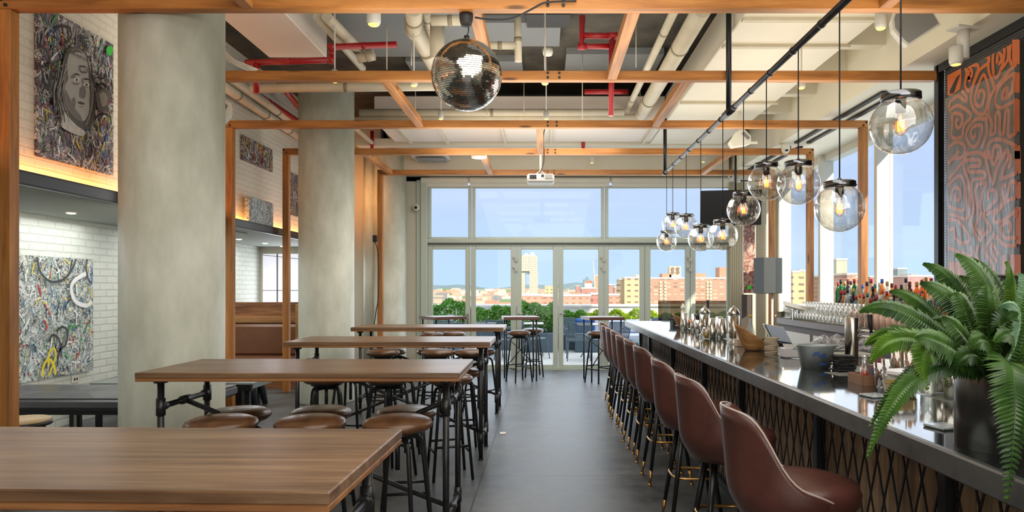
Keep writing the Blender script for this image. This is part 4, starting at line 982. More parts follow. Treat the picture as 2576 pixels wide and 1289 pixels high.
for (a, b_, c, d_) in [(783, 855, 150, 385), (790, 855, 465, 655), (795, 855, 725, 1030), (800, 860, 1160, 1289)]:
    q.add([(XA-.002, *artpt(2340+u*.2637, 60+v*.2637)) for u, v in ((a, c), (b_, c), (b_, d_), (a, d_))], [[0, 1, 2, 3]])
for (a, b_, c, d_) in [(805, 865, 0, 215), (810, 865, 295, 455), (815, 865, 535, 890), (680, 865, 990, 1190), (170, 330, 1060, 1200)]:
    q.add([(XA-.002, *artpt(2340+u*.2637, 380+v*.2637)) for u, v in ((a, c), (b_, c), (b_, d_), (a, d_))], [[0, 1, 2, 3]])
q.add([(XA-.002, *artpt(2340+u*.2637, 60+v*.2637)) for u, v in ((165, 495), (295, 425), (300, 520), (290, 620), (200, 690), (165, 680))], [[0, 1, 2, 3, 4, 5]])
q.build('orange_lines', org, t, True)
q2 = MB(); q2.add([(XA-.006, *artpt(2340+u*.2637, 60+v*.2637)) for u, v in ((290, 480), (265, 540), (225, 660), (195, 670), (190, 640), (240, 540), (255, 510))], [[0, 1, 2, 3, 4, 5, 6]]); q2.build('bottle_motif', M['black'], t, True); q2 = MB()
q2.add([(XA-.006, *artpt(2340+u*.2637, 380+v*.2637)) for u, v in ((730, 990), (760, 990), (762, 1030), (750, 1065), (749, 1130), (757, 1138), (738, 1138), (745, 1130), (744, 1065), (730, 1030))], [list(range(10))])
q2.build('wine_glass_motif', M['black'], t, True)
MB().bx(XA-.02, XA-.018, F*XA/(2558-VX), yb, 1.66, 3.3).build('plastic_wrap', thin_glass('crinkled film', (.97, .97, .97, 1), .05, .3, .3, wav=.6), t, True)

# ================================================================ LEFT ART
random.seed(21)
def strokes(n, x, y0, y1, z0, z1, mats, parent, wmin=.004, wmax=.02, seed=1):
    random.seed(seed); q = MB()
    for i in range(n):
        y, z = random.uniform(y0+.03, y1-.03), random.uniform(z0+.03, z1-.03); a = random.uniform(0, 2*PI); cur = random.uniform(-9, 9)
        if random.random() < .5: a = PI/2+random.uniform(-.4, .4)
        L = random.uniform(.04, .17); pts = []; st = 10
        for k in range(st):
            pts.append((y, z)); y += math.cos(a)*L/st; z += math.sin(a)*L/st; a += cur*L/st
        wd = random.uniform(wmin, wmax); mi = random.randrange(len(mats)); dx = .001+i*.00002
        for k in range(st-1):
            (ya, za), (yb2, zb2) = pts[k], pts[k+1]
            if not (y0 < ya < y1 and y0 < yb2 < y1 and z0+.015 < za < z1-.015 and z0+.015 < zb2 < z1-.015): continue
            tg = Vector((yb2-ya, zb2-za)).normalized(); nx, nz_ = -tg.y*wd/2, tg.x*wd/2
            cl = lambda v, a_, b_: min(max(v, a_), b_)
            q.quad((x+dx, cl(ya+nx, y0, y1), cl(za+nz_, z0, z1)), (x+dx, cl(ya-nx, y0, y1), cl(za-nz_, z0, z1)), (x+dx, cl(yb2-nx, y0, y1), cl(zb2-nz_, z0, z1)), (x+dx, cl(yb2+nx, y0, y1), cl(zb2+nz_, z0, z1)), mi)
    q.build('brush_strokes', mats, parent, True)
sc = [mat('stroke '+n, c, .5) for n, c in [('white', lin(222, 222, 222)), ('black', lin(34, 34, 36)), ('grey', lin(130, 136, 138)), ('yellow', lin(214, 196, 40)), ('red', lin(178, 44, 40)), ('green', lin(60, 140, 70)), ('blue', lin(50, 100, 160)), ('sky', lin(150, 180, 190)), ('orange', lin(206, 120, 60)), ('purple', lin(120, 100, 130))]]
def canvas(name, label, x, y0, y1, z0, z1, gm, n, mats, seed, th=.028):
    t = thing(name, label, 'painting', (x, (y0+y1)/2, z0))
    MB().bx(x-th, x, y0, y1, z0, z1).build('canvas', gm, t, True)
    strokes(n, x, y0, y1, z0, z1, mats, t, seed=seed)
    return t
dk = [lin(40, 40, 46), lin(86, 88, 92), lin(120, 104, 124), lin(60, 62, 66), lin(196, 196, 196), lin(90, 50, 44), lin(56, 76, 96), lin(176, 160, 60)]
lt = [lin(110, 124, 124), lin(150, 160, 158), lin(206, 208, 204), lin(186, 196, 194), lin(120, 140, 140), lin(220, 216, 200), lin(96, 110, 112)]
XU = -4.10
pa, pb = F*XU/(95-VX), F*XU/(285-VX)
t = canvas('portrait_painting', 'large graffiti canvas with a long-haired man in an engraved portrait, high on the left wall', XU, pa, pb, 2.62, 3.87, graffiti('dark graffiti', dk, 3.5, seed=1), 460, [sc[0], sc[1], sc[2], sc[1], sc[2], sc[7], sc[3], sc[4], sc[9], sc[6], sc[1], sc[5], sc[1], sc[0]], 7)
def face(pts, m, dx, name, parent=t, sc_=2.862):
    w3 = [PX(a/sc_, b_/sc_, XU+.02+dx) for a, b_ in pts]
    w3 = smooth(w3+[w3[0]], 4)[:-1]
    return MB().add(w3, [list(range(len(w3)))]).build(name, m, parent, True)
hm = mat('engraved hair ink', lin(92, 88, 84), .6, noise=.6, nscale=10, stretch=(1, 30, 3), col2=lin(44, 42, 42))
fm = mat('engraved skin ink', lin(186, 184, 178), .6, noise=.4, nscale=12, stretch=(1, 10, 14), col2=lin(140, 138, 134))
sh = mat('engraved shade ink', lin(120, 118, 114), .6, noise=.4, nscale=20, stretch=(1, 14, 14), col2=lin(84, 82, 80))
ink = mat('black ink', lin(36, 34, 34), .6)
face([(480,360),(540,335),(610,380),(640,460),(665,600),(690,760),(670,880),(600,930),(520,900),(440,830),(400,740),(390,640),(430,560),(450,460)], hm, 0, 'painted_hair')
face([(500,380),(550,350),(610,390),(632,470),(640,600),(650,700),(640,810),(605,870),(560,850),(510,780),(470,690),(470,620),(490,560),(480,470)], fm, .001, 'painted_face')
face([(470,640),(500,700),(540,780),(590,850),(570,870),(500,810),(460,720)], sh, .002, 'cheek_shade')
face([(460,790),(500,850),(560,910),(615,950),(590,980),(500,950),(440,900)], mat('engraved collar', lin(206, 206, 200), .6, noise=.3, nscale=30), .0022, 'painted_collar')
face([(395,640),(420,600),(455,640),(470,760),(450,830),(410,770)], hm, .0024, 'hair_curl')
face([(655,600),(680,660),(690,780),(660,860),(645,760)], hm, .0024, 'hair_curl')
for ex, ey in ((552, 575), (622, 610)):
    face([(ex-27, ey), (ex, ey-17), (ex+25, ey), (ex, ey+14)], mat('painted eye white', lin(206, 204, 198), .6), .003, 'painted_eye')
    face([(ex-6, ey-8), (ex+7, ey-7), (ex+8, ey+7), (ex-5, ey+8)], ink, .004, 'pupil')
    face([(ex-30, ey-38), (ex, ey-48), (ex+26, ey-32), (ex, ey-34)], ink, .003, 'eyebrow')
face([(575,640),(600,620),(615,690),(605,708),(575,698)], sh, .003, 'nose_shade')
face([(560,762),(585,768),(602,764),(585,775)], sh, .003, 'lower_lip')
face([(596,560),(604,600),(618,655),(612,690),(600,640),(590,590)], sh, .0028, 'nose_ridge')
face([(520,590),(545,600),(575,600),(555,612),(530,606)], sh, .0032, 'eye_bag')
face([(606,620),(622,626),(634,622),(622,634)], sh, .0032, 'eye_bag')
face([(505,560),(525,540),(545,548),(530,565)], sh, .0026, 'eye_socket')
face([(520,720),(535,700),(545,740),(535,780)], sh, .0028, 'cheek_line')
face([(555,738),(580,732),(610,745),(600,754),(575,750)], ink, .003, 'mouth')
# arcs
def arc(pts, wd, m, dx, parent, x, name='painted_arc', sc_=2.862, oy=0):
    w3 = smooth([PX(a/sc_, b_/sc_+oy, x+dx) for a, b_ in pts], 5); q = MB()
    for i in range(len(w3)-1):
        tg = (w3[i+1]-w3[i]).normalized(); n = Vector((0, -tg.z, tg.y))*wd/2; q.quad(w3[i]+n, w3[i]-n, w3[i+1]-n, w3[i+1]+n)
    q.build(name, m, parent, True)
def text3(s, pa_, size, m, parent, name, rot, stretch=1.0):
    cu = bpy.data.curves.new(name, 'FONT'); cu.body = s; cu.size = size; cu.align_x = 'CENTER'; cu.align_y = 'CENTER'; cu.extrude = .0005
    cu.materials.append(m); o = bpy.data.objects.new(name, cu); COL.objects.link(o)
    off = Vector((0, 0, 0)); q = parent
    while q is not None: off += Vector(q.location); q = q.parent
    me = bpy.data.meshes.new_from_object(o); bpy.data.objects.remove(o)
    for v in me.vertices: v.co.x *= stretch
    o = bpy.data.objects.new(name, me); COL.objects.link(o)
    o.parent = parent; o.location = Vector(pa_)-off; o.rotation_euler = rot
    return o
random.seed(9)
for k in range(44):
    u = random.random(); x0_ = 396+70*u; arc([(x0_+random.uniform(20, 40), 450+random.uniform(-10, 60)), (x0_+random.uniform(-10, 20), 560), (x0_-20+random.uniform(0, 30), 680), (x0_+40*u, 830+random.uniform(-40, 60))], .005, ink if k % 2 else fm, .022+.0001*k, t, XU, 'hair_strand')
for k in range(14):
    x0_ = 650+35*random.random(); arc([(x0_, 600), (x0_+8, 700), (x0_-5, 800), (x0_-40, 900)], .005, ink if k % 2 else fm, .022+.0001*k, t, XU, 'hair_strand')
face([(500,385),(550,352),(600,388),(560,376)], hm, .0015, 'forehead_shade')
text3('LOUIS VUITTON', PX(560/2.862, 402/2.862, XU+.045), .034, ink, t, 'lettering', (PI/2, 0, PI/2))
text3('C', PX(588/2.862, 500/2.862, XU+.03), .09, ink, t, 'emblem', (PI/2, 0, PI/2))
oo = text3('C', PX(616/2.862, 505/2.862, XU+.032), .09, ink, t, 'emblem', (PI/2, 0, -PI/2))
text3('RAZO', PX(700/2.862, 1215/2.862, XU+.03), .11, mat('white letter paint', lin(206, 206, 206), .5), t, 'lettering', (PI/2, 0, PI/2), 1.3)
# small green tag and inset portrait
face([(765,345),(790,330),(815,350),(800,400),(770,385)], mat('bright green paint', lin(40, 190, 50), .5), .002, 'green_spot')
face([(690,680),(730,640),(780,660),(785,740),(750,800),(705,780)], sh, .003, 'small_painted_head'); face([(715,680),(745,660),(770,690),(768,750),(735,765)], fm, .004, 'small_painted_face')
arc([(268,310),(320,350),(365,450),(368,560),(330,640)], .022, ink, .02, t, XU); arc([(268,450),(300,500),(320,600),(300,680)], .018, ink, .02, t, XU); arc([(380,240),(430,190),(500,200),(510,270),(450,330)], .02, ink, .016, t, XU)
arc([(690,640),(740,600),(790,650),(800,740)], .02, ink, .016, t, XU); arc([(680,860),(730,820),(790,840),(800,900)], .02, ink, .016, t, XU)

canvas('graffiti_canvas', 'wide horizontal graffiti canvas high on the brick wall, between the first column and booth', XU, F*XU/(610-VX), F*XU/(686-VX), 3.30, 3.64, graffiti('busy dark paint', dk, 7, seed=2), 220, sc[:5], 8)
canvas('graffiti_canvas', 'pale grey graffiti canvas on a thick frame above the booth', XU+.08, F*(XU+.08)/(627-VX), F*(XU+.06)/(684-VX), 2.46, 2.81, graffiti('pale grey paint', lt, 6, seed=3), 160, [sc[0], sc[0], sc[7], sc[2]], 9, .065)
canvas('graffiti_canvas', 'tall graffiti canvas partly hidden by the middle column, high on the wall', XU, 11.36, 12.4, 2.74, 3.43, graffiti('dark paint two', dk, 5, seed=5), 200, sc, 10)
t = canvas('abstract_canvas', 'very large colourful abstract canvas on the lower left brick wall', -5.35, 5.2, F*-5.35/(234-VX), .575, 1.89, graffiti('pale abstract', lt+[lin(60, 70, 74), lin(176, 190, 180)], 3.2, seed=6), 800, [sc[0], sc[0], sc[0], sc[0], sc[1], sc[2], sc[2], sc[7], sc[7], sc[7], sc[0], sc[2], sc[3], sc[4], sc[5], sc[6]], 12)
bk = mat('thick black paint', lin(44, 48, 52), .5)
for pts in [[(170,455),(190,530),(240,570),(300,555),(340,500),(350,465)], [(405,465),(398,500),(410,560),(425,575)], [(225,850),(245,815),(275,840),(280,900)], [(260,800),(290,778),(312,800),(305,860),(275,890),(265,960)]]: arc(pts, .028, bk, .03, t, -5.35, 'black_arc', 1.841, 400)
arc([(195,1010),(205,950),(230,930),(250,960),(258,1000)], .03, sc[3], .03, t, -5.35, 'yellow_arc', 1.841, 400); arc([(225,960),(228,900),(250,880),(258,920),(225,1005)], .025, sc[3], .031, t, -5.35, 'yellow_arc', 1.841, 400)
arc([(400,530),(350,560),(330,600),(350,660),(400,680),(425,660)], .05, sc[0], .029, t, -5.35, 'white_arc', 1.841, 400)

# ================================================================ LED strip and wall lights in the left recess
area('led_strip', (-4.08, 6.3, 2.47), (-.05, 0, 1), .08, 14.5, 40, (1.0, .34, .08), 180).rotation_euler = (PI, 0, 0)
for k, (y) in enumerate((5.6, 7.6, 9.6, 11.6)):
    area('recess_light', (-4.8, y, 2.3), (0, 0, -1), 1.0, 1.2, 14, (.97, .98, .95))
for k, (px, py, lb) in enumerate([(179, 536, 'round recessed downlight over the black benches'), (601, 602, 'recessed downlight above the booth, nearest one'), (667, 612, 'recessed downlight above the booth, middle one'), (711, 620, 'recessed downlight above the booth, farthest one')]):
    p = PZ(px, py, 2.33); y = (2.329-EYE)*F/(VY-py)
    solo(MB().lathe([(0, -.006), (.03, -.006), (.045, 0), (.045, .004), (0, .004)], (p.x, p.y, 2.325), 20), 'downlight', M['downl'], lb, 'downlight', 'recessed downlights in the low ceiling')
solo(MB().bx(-4.9, -4.2, 9.5, 9.9, 2.315, 2.33), 'air_vent', M['grey'], 'long dark slot vent in the low ceiling over the booth', 'vent')

# frosted window at the recess end
r_ = bpy.data.objects.new('window_7', None); COL.objects.link(r_); r_['kind'] = 'structure'; r_.location = (-4.5, BACK, .9)
MB().bx(-5.35, -3.72, BACK+.02, BACK+.05, .9, 2.2).build('window_panel', M['frostlit'], r_, True)
q = MB(); q.bx(-5.35, -3.72, BACK-.0, BACK+.02, EYE-(731-VY)*BACK/F-.005, EYE-(731-VY)*BACK/F+.005)
x = Xh(697); q.bx(x-.01, x+.01, BACK, BACK+.02, .9, 2.2).tube([(-5.35, BACK, 2.18), (-3.72, BACK, 2.0)], .006, 6).tube([(-4.05, BACK, 1.6), (-3.85, BACK, .95)], .008, 6)
q.build('window_bar', M['grey'], r_, True)
area('frosted_daylight', (-4.5, BACK-.1, 1.55), (0, -1, 0), 1.5, 1.2, 16, (.9, .95, 1.0))

# ================================================================ BOOTH
t = thing('booth_bench', 'wooden booth with brown leather back pad beyond the thick column', 'booth', (-4.6, 11.2, 0))
MB().bx(-5.4, -3.76, 11.3, 11.38, 0, 1.32).build('back_panel', M['booth'], t, True)
MB().bx(-5.38, -3.78, 11.26, 11.3, .99, 1.1).build('back_rail', M['boothgold'], t, True)
MB().box((-4.58, 11.2, .72), (1.56, .12, .5), 0, 0, .04).build('back_pad', mat('booth brown leather', lin(128, 84, 58), .32, noise=.25, nscale=5), t, True)
MB().box((-4.58, 10.98, .42), (1.58, .5, .12), 0, 0, .03).build('seat_pad', mat('booth seat leather', lin(112, 72, 50), .32), t, True)
MB().bx(-5.38, -3.78, 10.75, 11.3, 0, .36).build('seat_base', M['booth'], t, True)
MB().bx(-3.8, -3.72, 10.7, 11.4, 0, 1.3).build('end_panel', M['boothgold'], t, True)
t = thing('dark_stool', 'dark steel stool with flared legs in front of the booth', 'stool', (-3.9, 9.2, 0))
for sx in (-1, 1):
    for sy in (-1, 1): MB().tube([(-3.9+sx*.1, 9.2+sy*.1, .50), (-3.9+sx*.17, 9.2+sy*.17, 0)], [.06, .035], 6).build('leg', mat('slate painted steel', lin(52, 60, 66), .35, .3), t, True)
MB().box((-3.9, 9.2, .515), (.32, .32, .03), 0, 0, .01).build('seat', M['black'], t, True)

# ================================================================ BENCHES ON THE LEFT
t = thing('black_bench', 'wide black leather bench on a steel frame at the far left', 'bench', (-4.3, 6.6, 0))
def pad(q, x0, x1, y0, y1, z, nx, ny):
    for i in range(nx):
        for j in range(ny):
            a, b_ = x0+(x1-x0)*i/nx, x0+(x1-x0)*(i+1)/nx; c, d_ = y0+(y1-y0)*j/ny, y0+(y1-y0)*(j+1)/ny; m_ = ((a+b_)/2, (c+d_)/2, z+.025)
            q.add([(a, c, z), (b_, c, z), (b_, d_, z), (a, d_, z), m_], [[0, 1, 4], [1, 2, 4], [2, 3, 4], [3, 0, 4]])
q = MB().box((-4.25, 6.75, .50), (2.2, .95, .11), 0, 0, .03); pad(q, -5.34, -3.16, 6.29, 7.21, .555, 5, 2); q.build('seat_pad', M['blackleather'], t, True)
q = MB()
for x in (-5.2, -4.75, -4.3, -3.85, -3.4): q.bx(x, x+.04, 6.34, 6.38, 0, .445).bx(x, x+.04, 7.1, 7.14, 0, .445)
q.bx(-5.3, -3.2, 6.33, 6.39, .40, .445).bx(-5.3, -3.2, 6.33, 6.39, .18, .21); q.build('steel_frame', M['black_metal'], t, True)
t = thing('low_table', 'low black table with grey top behind the black bench', 'table', (-4.2, 8.1, 0))
MB().bx(-5.0, -3.2, 7.7, 8.4, .44, .5).build('tabletop', mat('grey laminate', lin(120, 128, 126), .35), t, True)
MB().bx(-5.0, -3.2, 7.66, 7.7, .42, .49).build('tabletop_edge', M['black_metal'], t, True)
for x in (-4.95, -4.1, -3.3): MB().bx(x, x+.05, 7.72, 7.77, 0, .44).build('leg', M['black_metal'], t, True)
t = thing('black_bench', 'black leather bench at the foot of the brick wall beyond the low table', 'bench', (-4.6, 9.2, 0))
q = MB().box((-4.5, 9.1, .42), (1.6, .8, .1), 0, 0, .03); pad(q, -5.28, -3.72, 8.72, 9.48, .47, 4, 2); q.build('seat_pad', M['blackleather'], t, True)
MB().bx(-5.2, -3.8, 8.8, 9.4, 0, .37).build('bench_base', M['black'], t, True)
t = thing('wooden_stool', 'round stool with pale wooden seat behind the far left post', 'stool', P(40, 1060, 5.5))
p = (-4.15, 5.55, 0)
MB().lathe([(0, .48), (.19, .48), (.2, .49), (.2, .51), (0, .512)], p, 32).build('seat', mat('pale wood seat', lin(196, 170, 130), .5), t, True)
MB().lathe([(.195, .455), (.21, .46), (.21, .49), (.195, .49)], p, 32).build('seat_rim', M['black_metal'], t, True)
for k in range(4): a = k*PI/2+.4; MB().tube([(p[0]+.15*math.cos(a), p[1]+.15*math.sin(a), .47), (p[0]+.19*math.cos(a), p[1]+.19*math.sin(a), 0)], .014, 8).build('leg', M['black_metal'], t, True)
t = thing('wall_outlet', 'white double outlet low on the left brick wall', 'outlet', (-5.39, 8.3, .55))
MB().box((-5.392, 8.05, .50), (.012, .12, .08), 0, 0, .003).build('cover_plate', M['white'], t, True); MB().box((-5.384, 8.03, .50), (.004, .02, .03)).box((-5.384, 8.07, .50), (.004, .02, .03)).build('socket', M['black'], t, True)

# ================================================================ PROJECTOR, CAMERAS, SPEAKERS
pc = P(1360, 452, 10.35)
t = thing('projector', 'white projector hanging from a pole in the middle of the room', 'projector', pc)
MB().box(pc, (.40, .3, .13), 0, 0, .025).build('projector_body', M['lightgrey'], t, True)
MB().box(pc+Vector((-.11, -.152, .015)), (.1, .006, .06)).build('port_panel', M['black'], t, True)
q = MB()
for k in range(6): q.box(pc+Vector((.12, -.153, -.012+k*.012)), (.11, .006, .006))
q.build('vent_slats', M['grey'], t, True)
MB().box(pc+Vector((.03, -.153, .03)), (.04, .006, .04)).build('black_plug', M['black'], t, True)
q = MB().tube([pc+Vector((0, 0, .08)), pc+Vector((0, 0, .8))], .018, 10)
for s_ in (-1, 1): q.tube([pc+Vector((0, 0, .13)), pc+Vector((s_*.08, -.05, .06))], .008, 6)
q.build('ceiling_pole', M['lightgrey'], t, True)
MB().box(pc+Vector((0, 0, .80)), (.14, .1, .015)).build('pole_plate', M['white'], t, True)
MB().tube(smooth([pc+Vector((-.1, -.16, 0)), pc+Vector((0, -.1, .1)), pc+Vector((.05, -.03, .3)), pc+Vector((.04, -.03, .6)), pc+Vector((.06, -.02, .75))]), .007, 6).build('cable', M['black'], t, True)
t = thing('security_camera', 'white dome camera hanging beside the soffit at the fourth frame', 'camera', P(1976, 375, 10.3))
p = P(1976, 375, 10.3)
MB().lathe([(0, -.07), (.035, -.062), (.058, -.03), (.062, .02), (.062, .085), (0, .09)], p, 24).build('camera_body', M['white'], t, True)
MB().lathe([(0, -.012), (.02, -.01), (.026, .012), (0, .012)], p+Vector((0, -.056, -.035)), 16).build('lens', M['black'], t, True)
t = thing('security_camera', 'round white camera on the cream wall left of the doors', 'camera', P(1047, 523, 13.2))
p = P(1047, 523, 13.22)
q = MB(); 
q.tube([p+Vector((0, .08, 0)), p+Vector((0, -.02, 0)), p+Vector((0, -.045, 0))], [.075, .07, .045], 24); q.build('camera_body', M['white'], t, True)
MB().tube([p+Vector((0, -.045, 0)), p+Vector((0, -.06, 0))], .03, 16).build('lens', M['black'], t, True)
t = thing('security_camera', 'small dark-eyed camera on the beam above the television', 'camera', P(1838, 446, 12.95)); p = P(1838, 446, 12.95)
MB().lathe([(0, -.04), (.04, -.03), (.05, .02), (.03, .07), (0, .07)], p, 16).build('camera_body', M['white'], t, True); MB().lathe([(0, -.02), (.022, 0), (0, .02)], p+Vector((0, -.045, 0)), 12).build('lens', M['black'], t, True)
# white speaker
c = P(1866, 352, 9.6)
t = thing('loudspeaker', 'angular white speaker on a bracket between third and fourth frames', 'speaker', c)
vs = [(-.17, -.02, -.02), (-.1, -.02, .09), (.02, -.02, .15), (.12, -.02, .05), (.12, -.02, -.06), (-.12, -.02, -.1)]
q = MB().add([c+Vector(v) for v in vs]+[c+Vector((v[0]*.85, .2, v[2]*.85)) for v in vs], [[0, 1, 2, 3, 4, 5][::-1], list(range(6, 12))]+[[i, (i+1) % 6, 6+(i+1) % 6, 6+i] for i in range(6)]); q.build('speaker_body', M['white'], t, True)
MB().box(c+Vector((.05, -.03, .05)), (.12, .01, .04), 0, 0, 0, 0, .8).build('slot', M['grey'], t, True)
MB().box(c+Vector((.12, .05, -.03)), (.22, .02, .03)).tube([c+Vector((.0, .1, .0)), Vector((c.x, c.y+.1, 4.0))], .02, 8).build('bracket', M['white'], t, True)
c = P(2295, 62, 5.6)
t = thing('loudspeaker', 'large grey speaker with white rim at the top right, under the soffit', 'speaker', c)
o8 = [(-.19, .02), (-.18, -.06), (-.1, -.16), (-.06, -.19), (.2, -.02), (.14, .08), (.06, .2), (-.12, .2)]
q = MB().add([c+Vector((x, -.05, z)) for x, z in o8]+[c+Vector((x+.15, .3, z+.1)) for x, z in o8], [[*range(8)], [*range(8, 16)][::-1]]+[[i, 8+i, 8+(i+1) % 8, (i+1) % 8] for i in range(8)]); q.build('speaker_cabinet', M['lightgrey'], t, True)
MB().add([c+Vector((x*.9, -.055, z*.92+.008)) for x, z in o8], [[*range(8)]]).build('speaker_grille', M['grey'], t, True)
c = P(558, 280, 6.6)
t = thing('loudspeaker', 'grey speaker peeking out behind the thick column', 'speaker', c)
q = MB().add([c+Vector(v) for v in [(-.2, 0, .22), (.04, 0, .1), (.09, 0, .07), (.085, 0, 0), (-.02, 0, -.12), (-.2, 0, -.16)]]+[c+Vector((v[0]-.1, .25, v[2])) for v in [(-.2, 0, .22), (.04, 0, .1), (.09, 0, .07), (.085, 0, 0), (-.02, 0, -.12), (-.2, 0, -.16)]], [[*range(6)], [*range(6, 12)][::-1]]+[[i, 6+i, 6+(i+1) % 6, (i+1) % 6] for i in range(6)]); q.build('speaker_cabinet', M['white'], t, True)
MB().add([c+Vector(v) for v in [(-.2, -.004, .2), (.03, -.004, .08), (.06, -.004, .05), (-.03, -.004, -.1), (-.2, -.004, -.14)]], [[*range(5)]]).build('speaker_grille', M['grey'], t, True)
solo(MB().box((-.52, 4.3+.0, .003), (.05, .1, .004)) if False else MB().box(P(1265, 1091, 1.55*F/(1091-VY))+Vector((0, 0, .003)), (.06, .09, .005), 0, .1), 'floor_plate', M['white'], 'small white plate on the floor beside the long tables', 'floor plate')
t = thing('wall_plug', 'black plug and cable on the pier beside the far column', 'plug', P(943, 600, 12.2))
MB().box(P(943, 601, 12.2), (.07, .06, .12), 0, 0, .01).build('plug_body', M['black'], t, True)
MB().tube(smooth([P(943, 608, 12.2), P(951, 640, 12.2), P(952, 740, 12.2), P(945, 790, 12.2), P(940, 830, 12.2)]), .008, 6).build('plug_cable', M['black'], t, True)

# ================================================================ THINGS ON THE BAR
def B(px, py, z=1.0705): d = (EYE-z)*F/(py-VY); return Vector(((px-VX)*d/F, d, z))
def tin(px, py, h, label, grp='steel shaker tins on the bar', name='shaker_tin', r=.045):
    p = B(px, py); return tag(MB().lathe([(0, 0), (r, 0), (r+.001, h*.3), (r*.78, h), (r*.74, h), (0, h-.004)], p, 24).build(name, M['steel']), label, 'shaker tin', grp)
tin(1722, 829, .19, 'upturned steel shaker tin under a white bottle spout, far end of the bar objects')
p = B(1721, 815); tag(MB().lathe([(0, 0), (.03, 0), (.03, .16), (.02, .19), (.032, .2), (.034, .225), (.02, .24), (.012, .27), (0, .27)], p+Vector((0, .07, 0)), 16).build('squeeze_bottle', M['white']), 'white capped squeeze bottle behind the farthest shaker tin', 'bottle')
tin(1747, 833, .19, 'steel shaker tin beside the black straw bundle, second from the far end')
tin(1791, 849, .185, 'steel shaker tin right of the yellow jar')
tin(1816, 851, .185, 'steel shaker tin next to the nearer straw dispenser, front one of a pair')
tin(1809, 843, .185, 'steel shaker tin half hidden behind the pair beside the nearer straw dispenser')
def dispenser(px, py, h, label):
    p = B(px, py); t = thing('straw_dispenser', label, 'straw dispenser', p, 0, 'glass straw dispensers')
    MB().lathe([(0, 0), (.05, 0), (.055, .015), (.034, .035), (.045, .06), (.05, h*.78), (.05, h*.78)], p, 24).build('glass_jar', M['cup'], t, True)
    MB().lathe([(0, .05), (.038, .05), (.038, h*.72), (0, h*.72)], p, 16).build('straws', mat('bundle of tan straws', lin(176, 148, 104), .5, noise=.5, nscale=30, stretch=(8, 8, .2)), t, True)
    MB().lathe([(.053, h*.76), (.054, h*.80), (.03, h*.93), (.012, h*.95), (.008, h*.97), (.012, h), (0, h)], p, 24).build('dispenser_lid', M['steel'], t, True)
dispenser(1773, 846, .30, 'glass straw dispenser with steel lid behind the yellow jar')
dispenser(1846, 866, .33, 'glass straw dispenser with steel lid before the menu block, the nearer one')
def jar(px, py, r, h, cont, label, square=False):
    p = B(px, py); t = thing('glass_jar', label, 'jar', p)
    if square:
        MB().box(p+Vector((0, 0, h/2)), (2*r, 2*r, h), 0, .3, .02).build('jar_glass', M['cup'], t, True); MB().box(p+Vector((0, 0, h*.42)), (1.8*r, 1.8*r, h*.72), 0, .3, .015).build('jar_contents', cont, t, True)
        MB().box(p+Vector((0, 0, h+.012)), (1.6*r, 1.6*r, .03), 0, .3, .008).build('jar_lid', M['frost'], t, True)
    else:
        MB().lathe([(0, 0), (r, 0), (r, h*.85), (r*.7, h)], p, 20).build('jar_glass', M['cup'], t, True); MB().lathe([(0, .005), (r*.92, .005), (r*.92, h*.6), (0, h*.62)], p, 20).build('jar_contents', cont, t, True)
    return t
yel = mat('yellow lemon peel', lin(216, 176, 56), .45, noise=.4, nscale=30, col2=lin(180, 130, 30))
jar(1776, 853, .036, .11, yel, 'small jar of yellow liquid before the farther straw dispenser')
p = B(1760, 838); t = thing('straw_bundle', 'black bundle of stirrers in a steel cup between tins and dispenser', 'stirrers', p)
MB().lathe([(0, 0), (.045, 0), (.05, .14), (.046, .14), (0, .13)], p, 20).build('cup', M['steel'], t, True)
q = MB(); random.seed(3)
for i in range(30): a = random.uniform(0, 2*PI); r1 = random.uniform(.02, .06); q.tube([p+Vector((.02*math.cos(a), .02*math.sin(a), .1)), p+Vector((r1*math.cos(a), r1*math.sin(a), .16+random.uniform(0, .05)))], .006, 5)
q.build('stirrers', M['black'], t, True)
# slanted wooden bowls
def bowl(px, py, w_, h, label, fruit, rz=0):
    p = B(px, py); t = thing('wooden_bowl', label, 'bowl', p, rz, 'slant-rimmed wooden bowls')
    vs = []; fs = []; n = 32; K = 8
    for side in (0, 1):
        for k in range(K+1):
            f = k/K
            for j in range(n):
                a = 2*PI*j/n; ztop = h*(.62-.38*math.cos(a)); r = w_/2*(.45+.55*f**.7)-(.008 if side else 0); z = ztop*f+(.008 if side and k == 0 else 0)
                vs.append((r*math.cos(a)*1.0+ -.25*w_*f*math.cos(0)*.3, r*math.sin(a)*.8, z))
    S_ = (K+1)*n
    for side in (0, 1):
        for k in range(K):
            for j in range(n):
                a, b_, c, d_ = k*n+j, k*n+(j+1) % n, (k+1)*n+(j+1) % n, (k+1)*n+j
                fs.append([S_*side+i for i in ((a, b_, c, d_) if side == 0 else (a, d_, c, b_))])
    for j in range(n): fs.append([K*n+j, K*n+(j+1) % n, S_+K*n+(j+1) % n, S_+K*n+j])
    fs.append(list(range(n))[::-1]); fs.append([S_+j for j in range(n)])
    MB().add(vs, fs, 0, True).build('bowl_body', M['bowl'], t)
    for i, (dx, dy, dz) in enumerate([(.02, 0, .5), (.07, .02, .42), (-.04, .03, .55)][:fruit]):
        o = MB().lathe([(.032*math.cos(a), .032*math.sin(a)) for a in [(-90+18*k)*PI/180 for k in range(11)]], (0, 0, 0), 16).build('orange', mat('orange peel', lin(226, 130, 40), .5, bump=.2, bscale=150), None, loc=p+Vector((dx, dy, h*dz)))
        tag(o, ['orange in the far wooden bowl behind the shaker tin', 'second orange in the far wooden bowl, to the right', 'orange at the left edge of its bowl'][i] if h < .2 else 'orange in the near wooden bowl', 'orange')
    return t
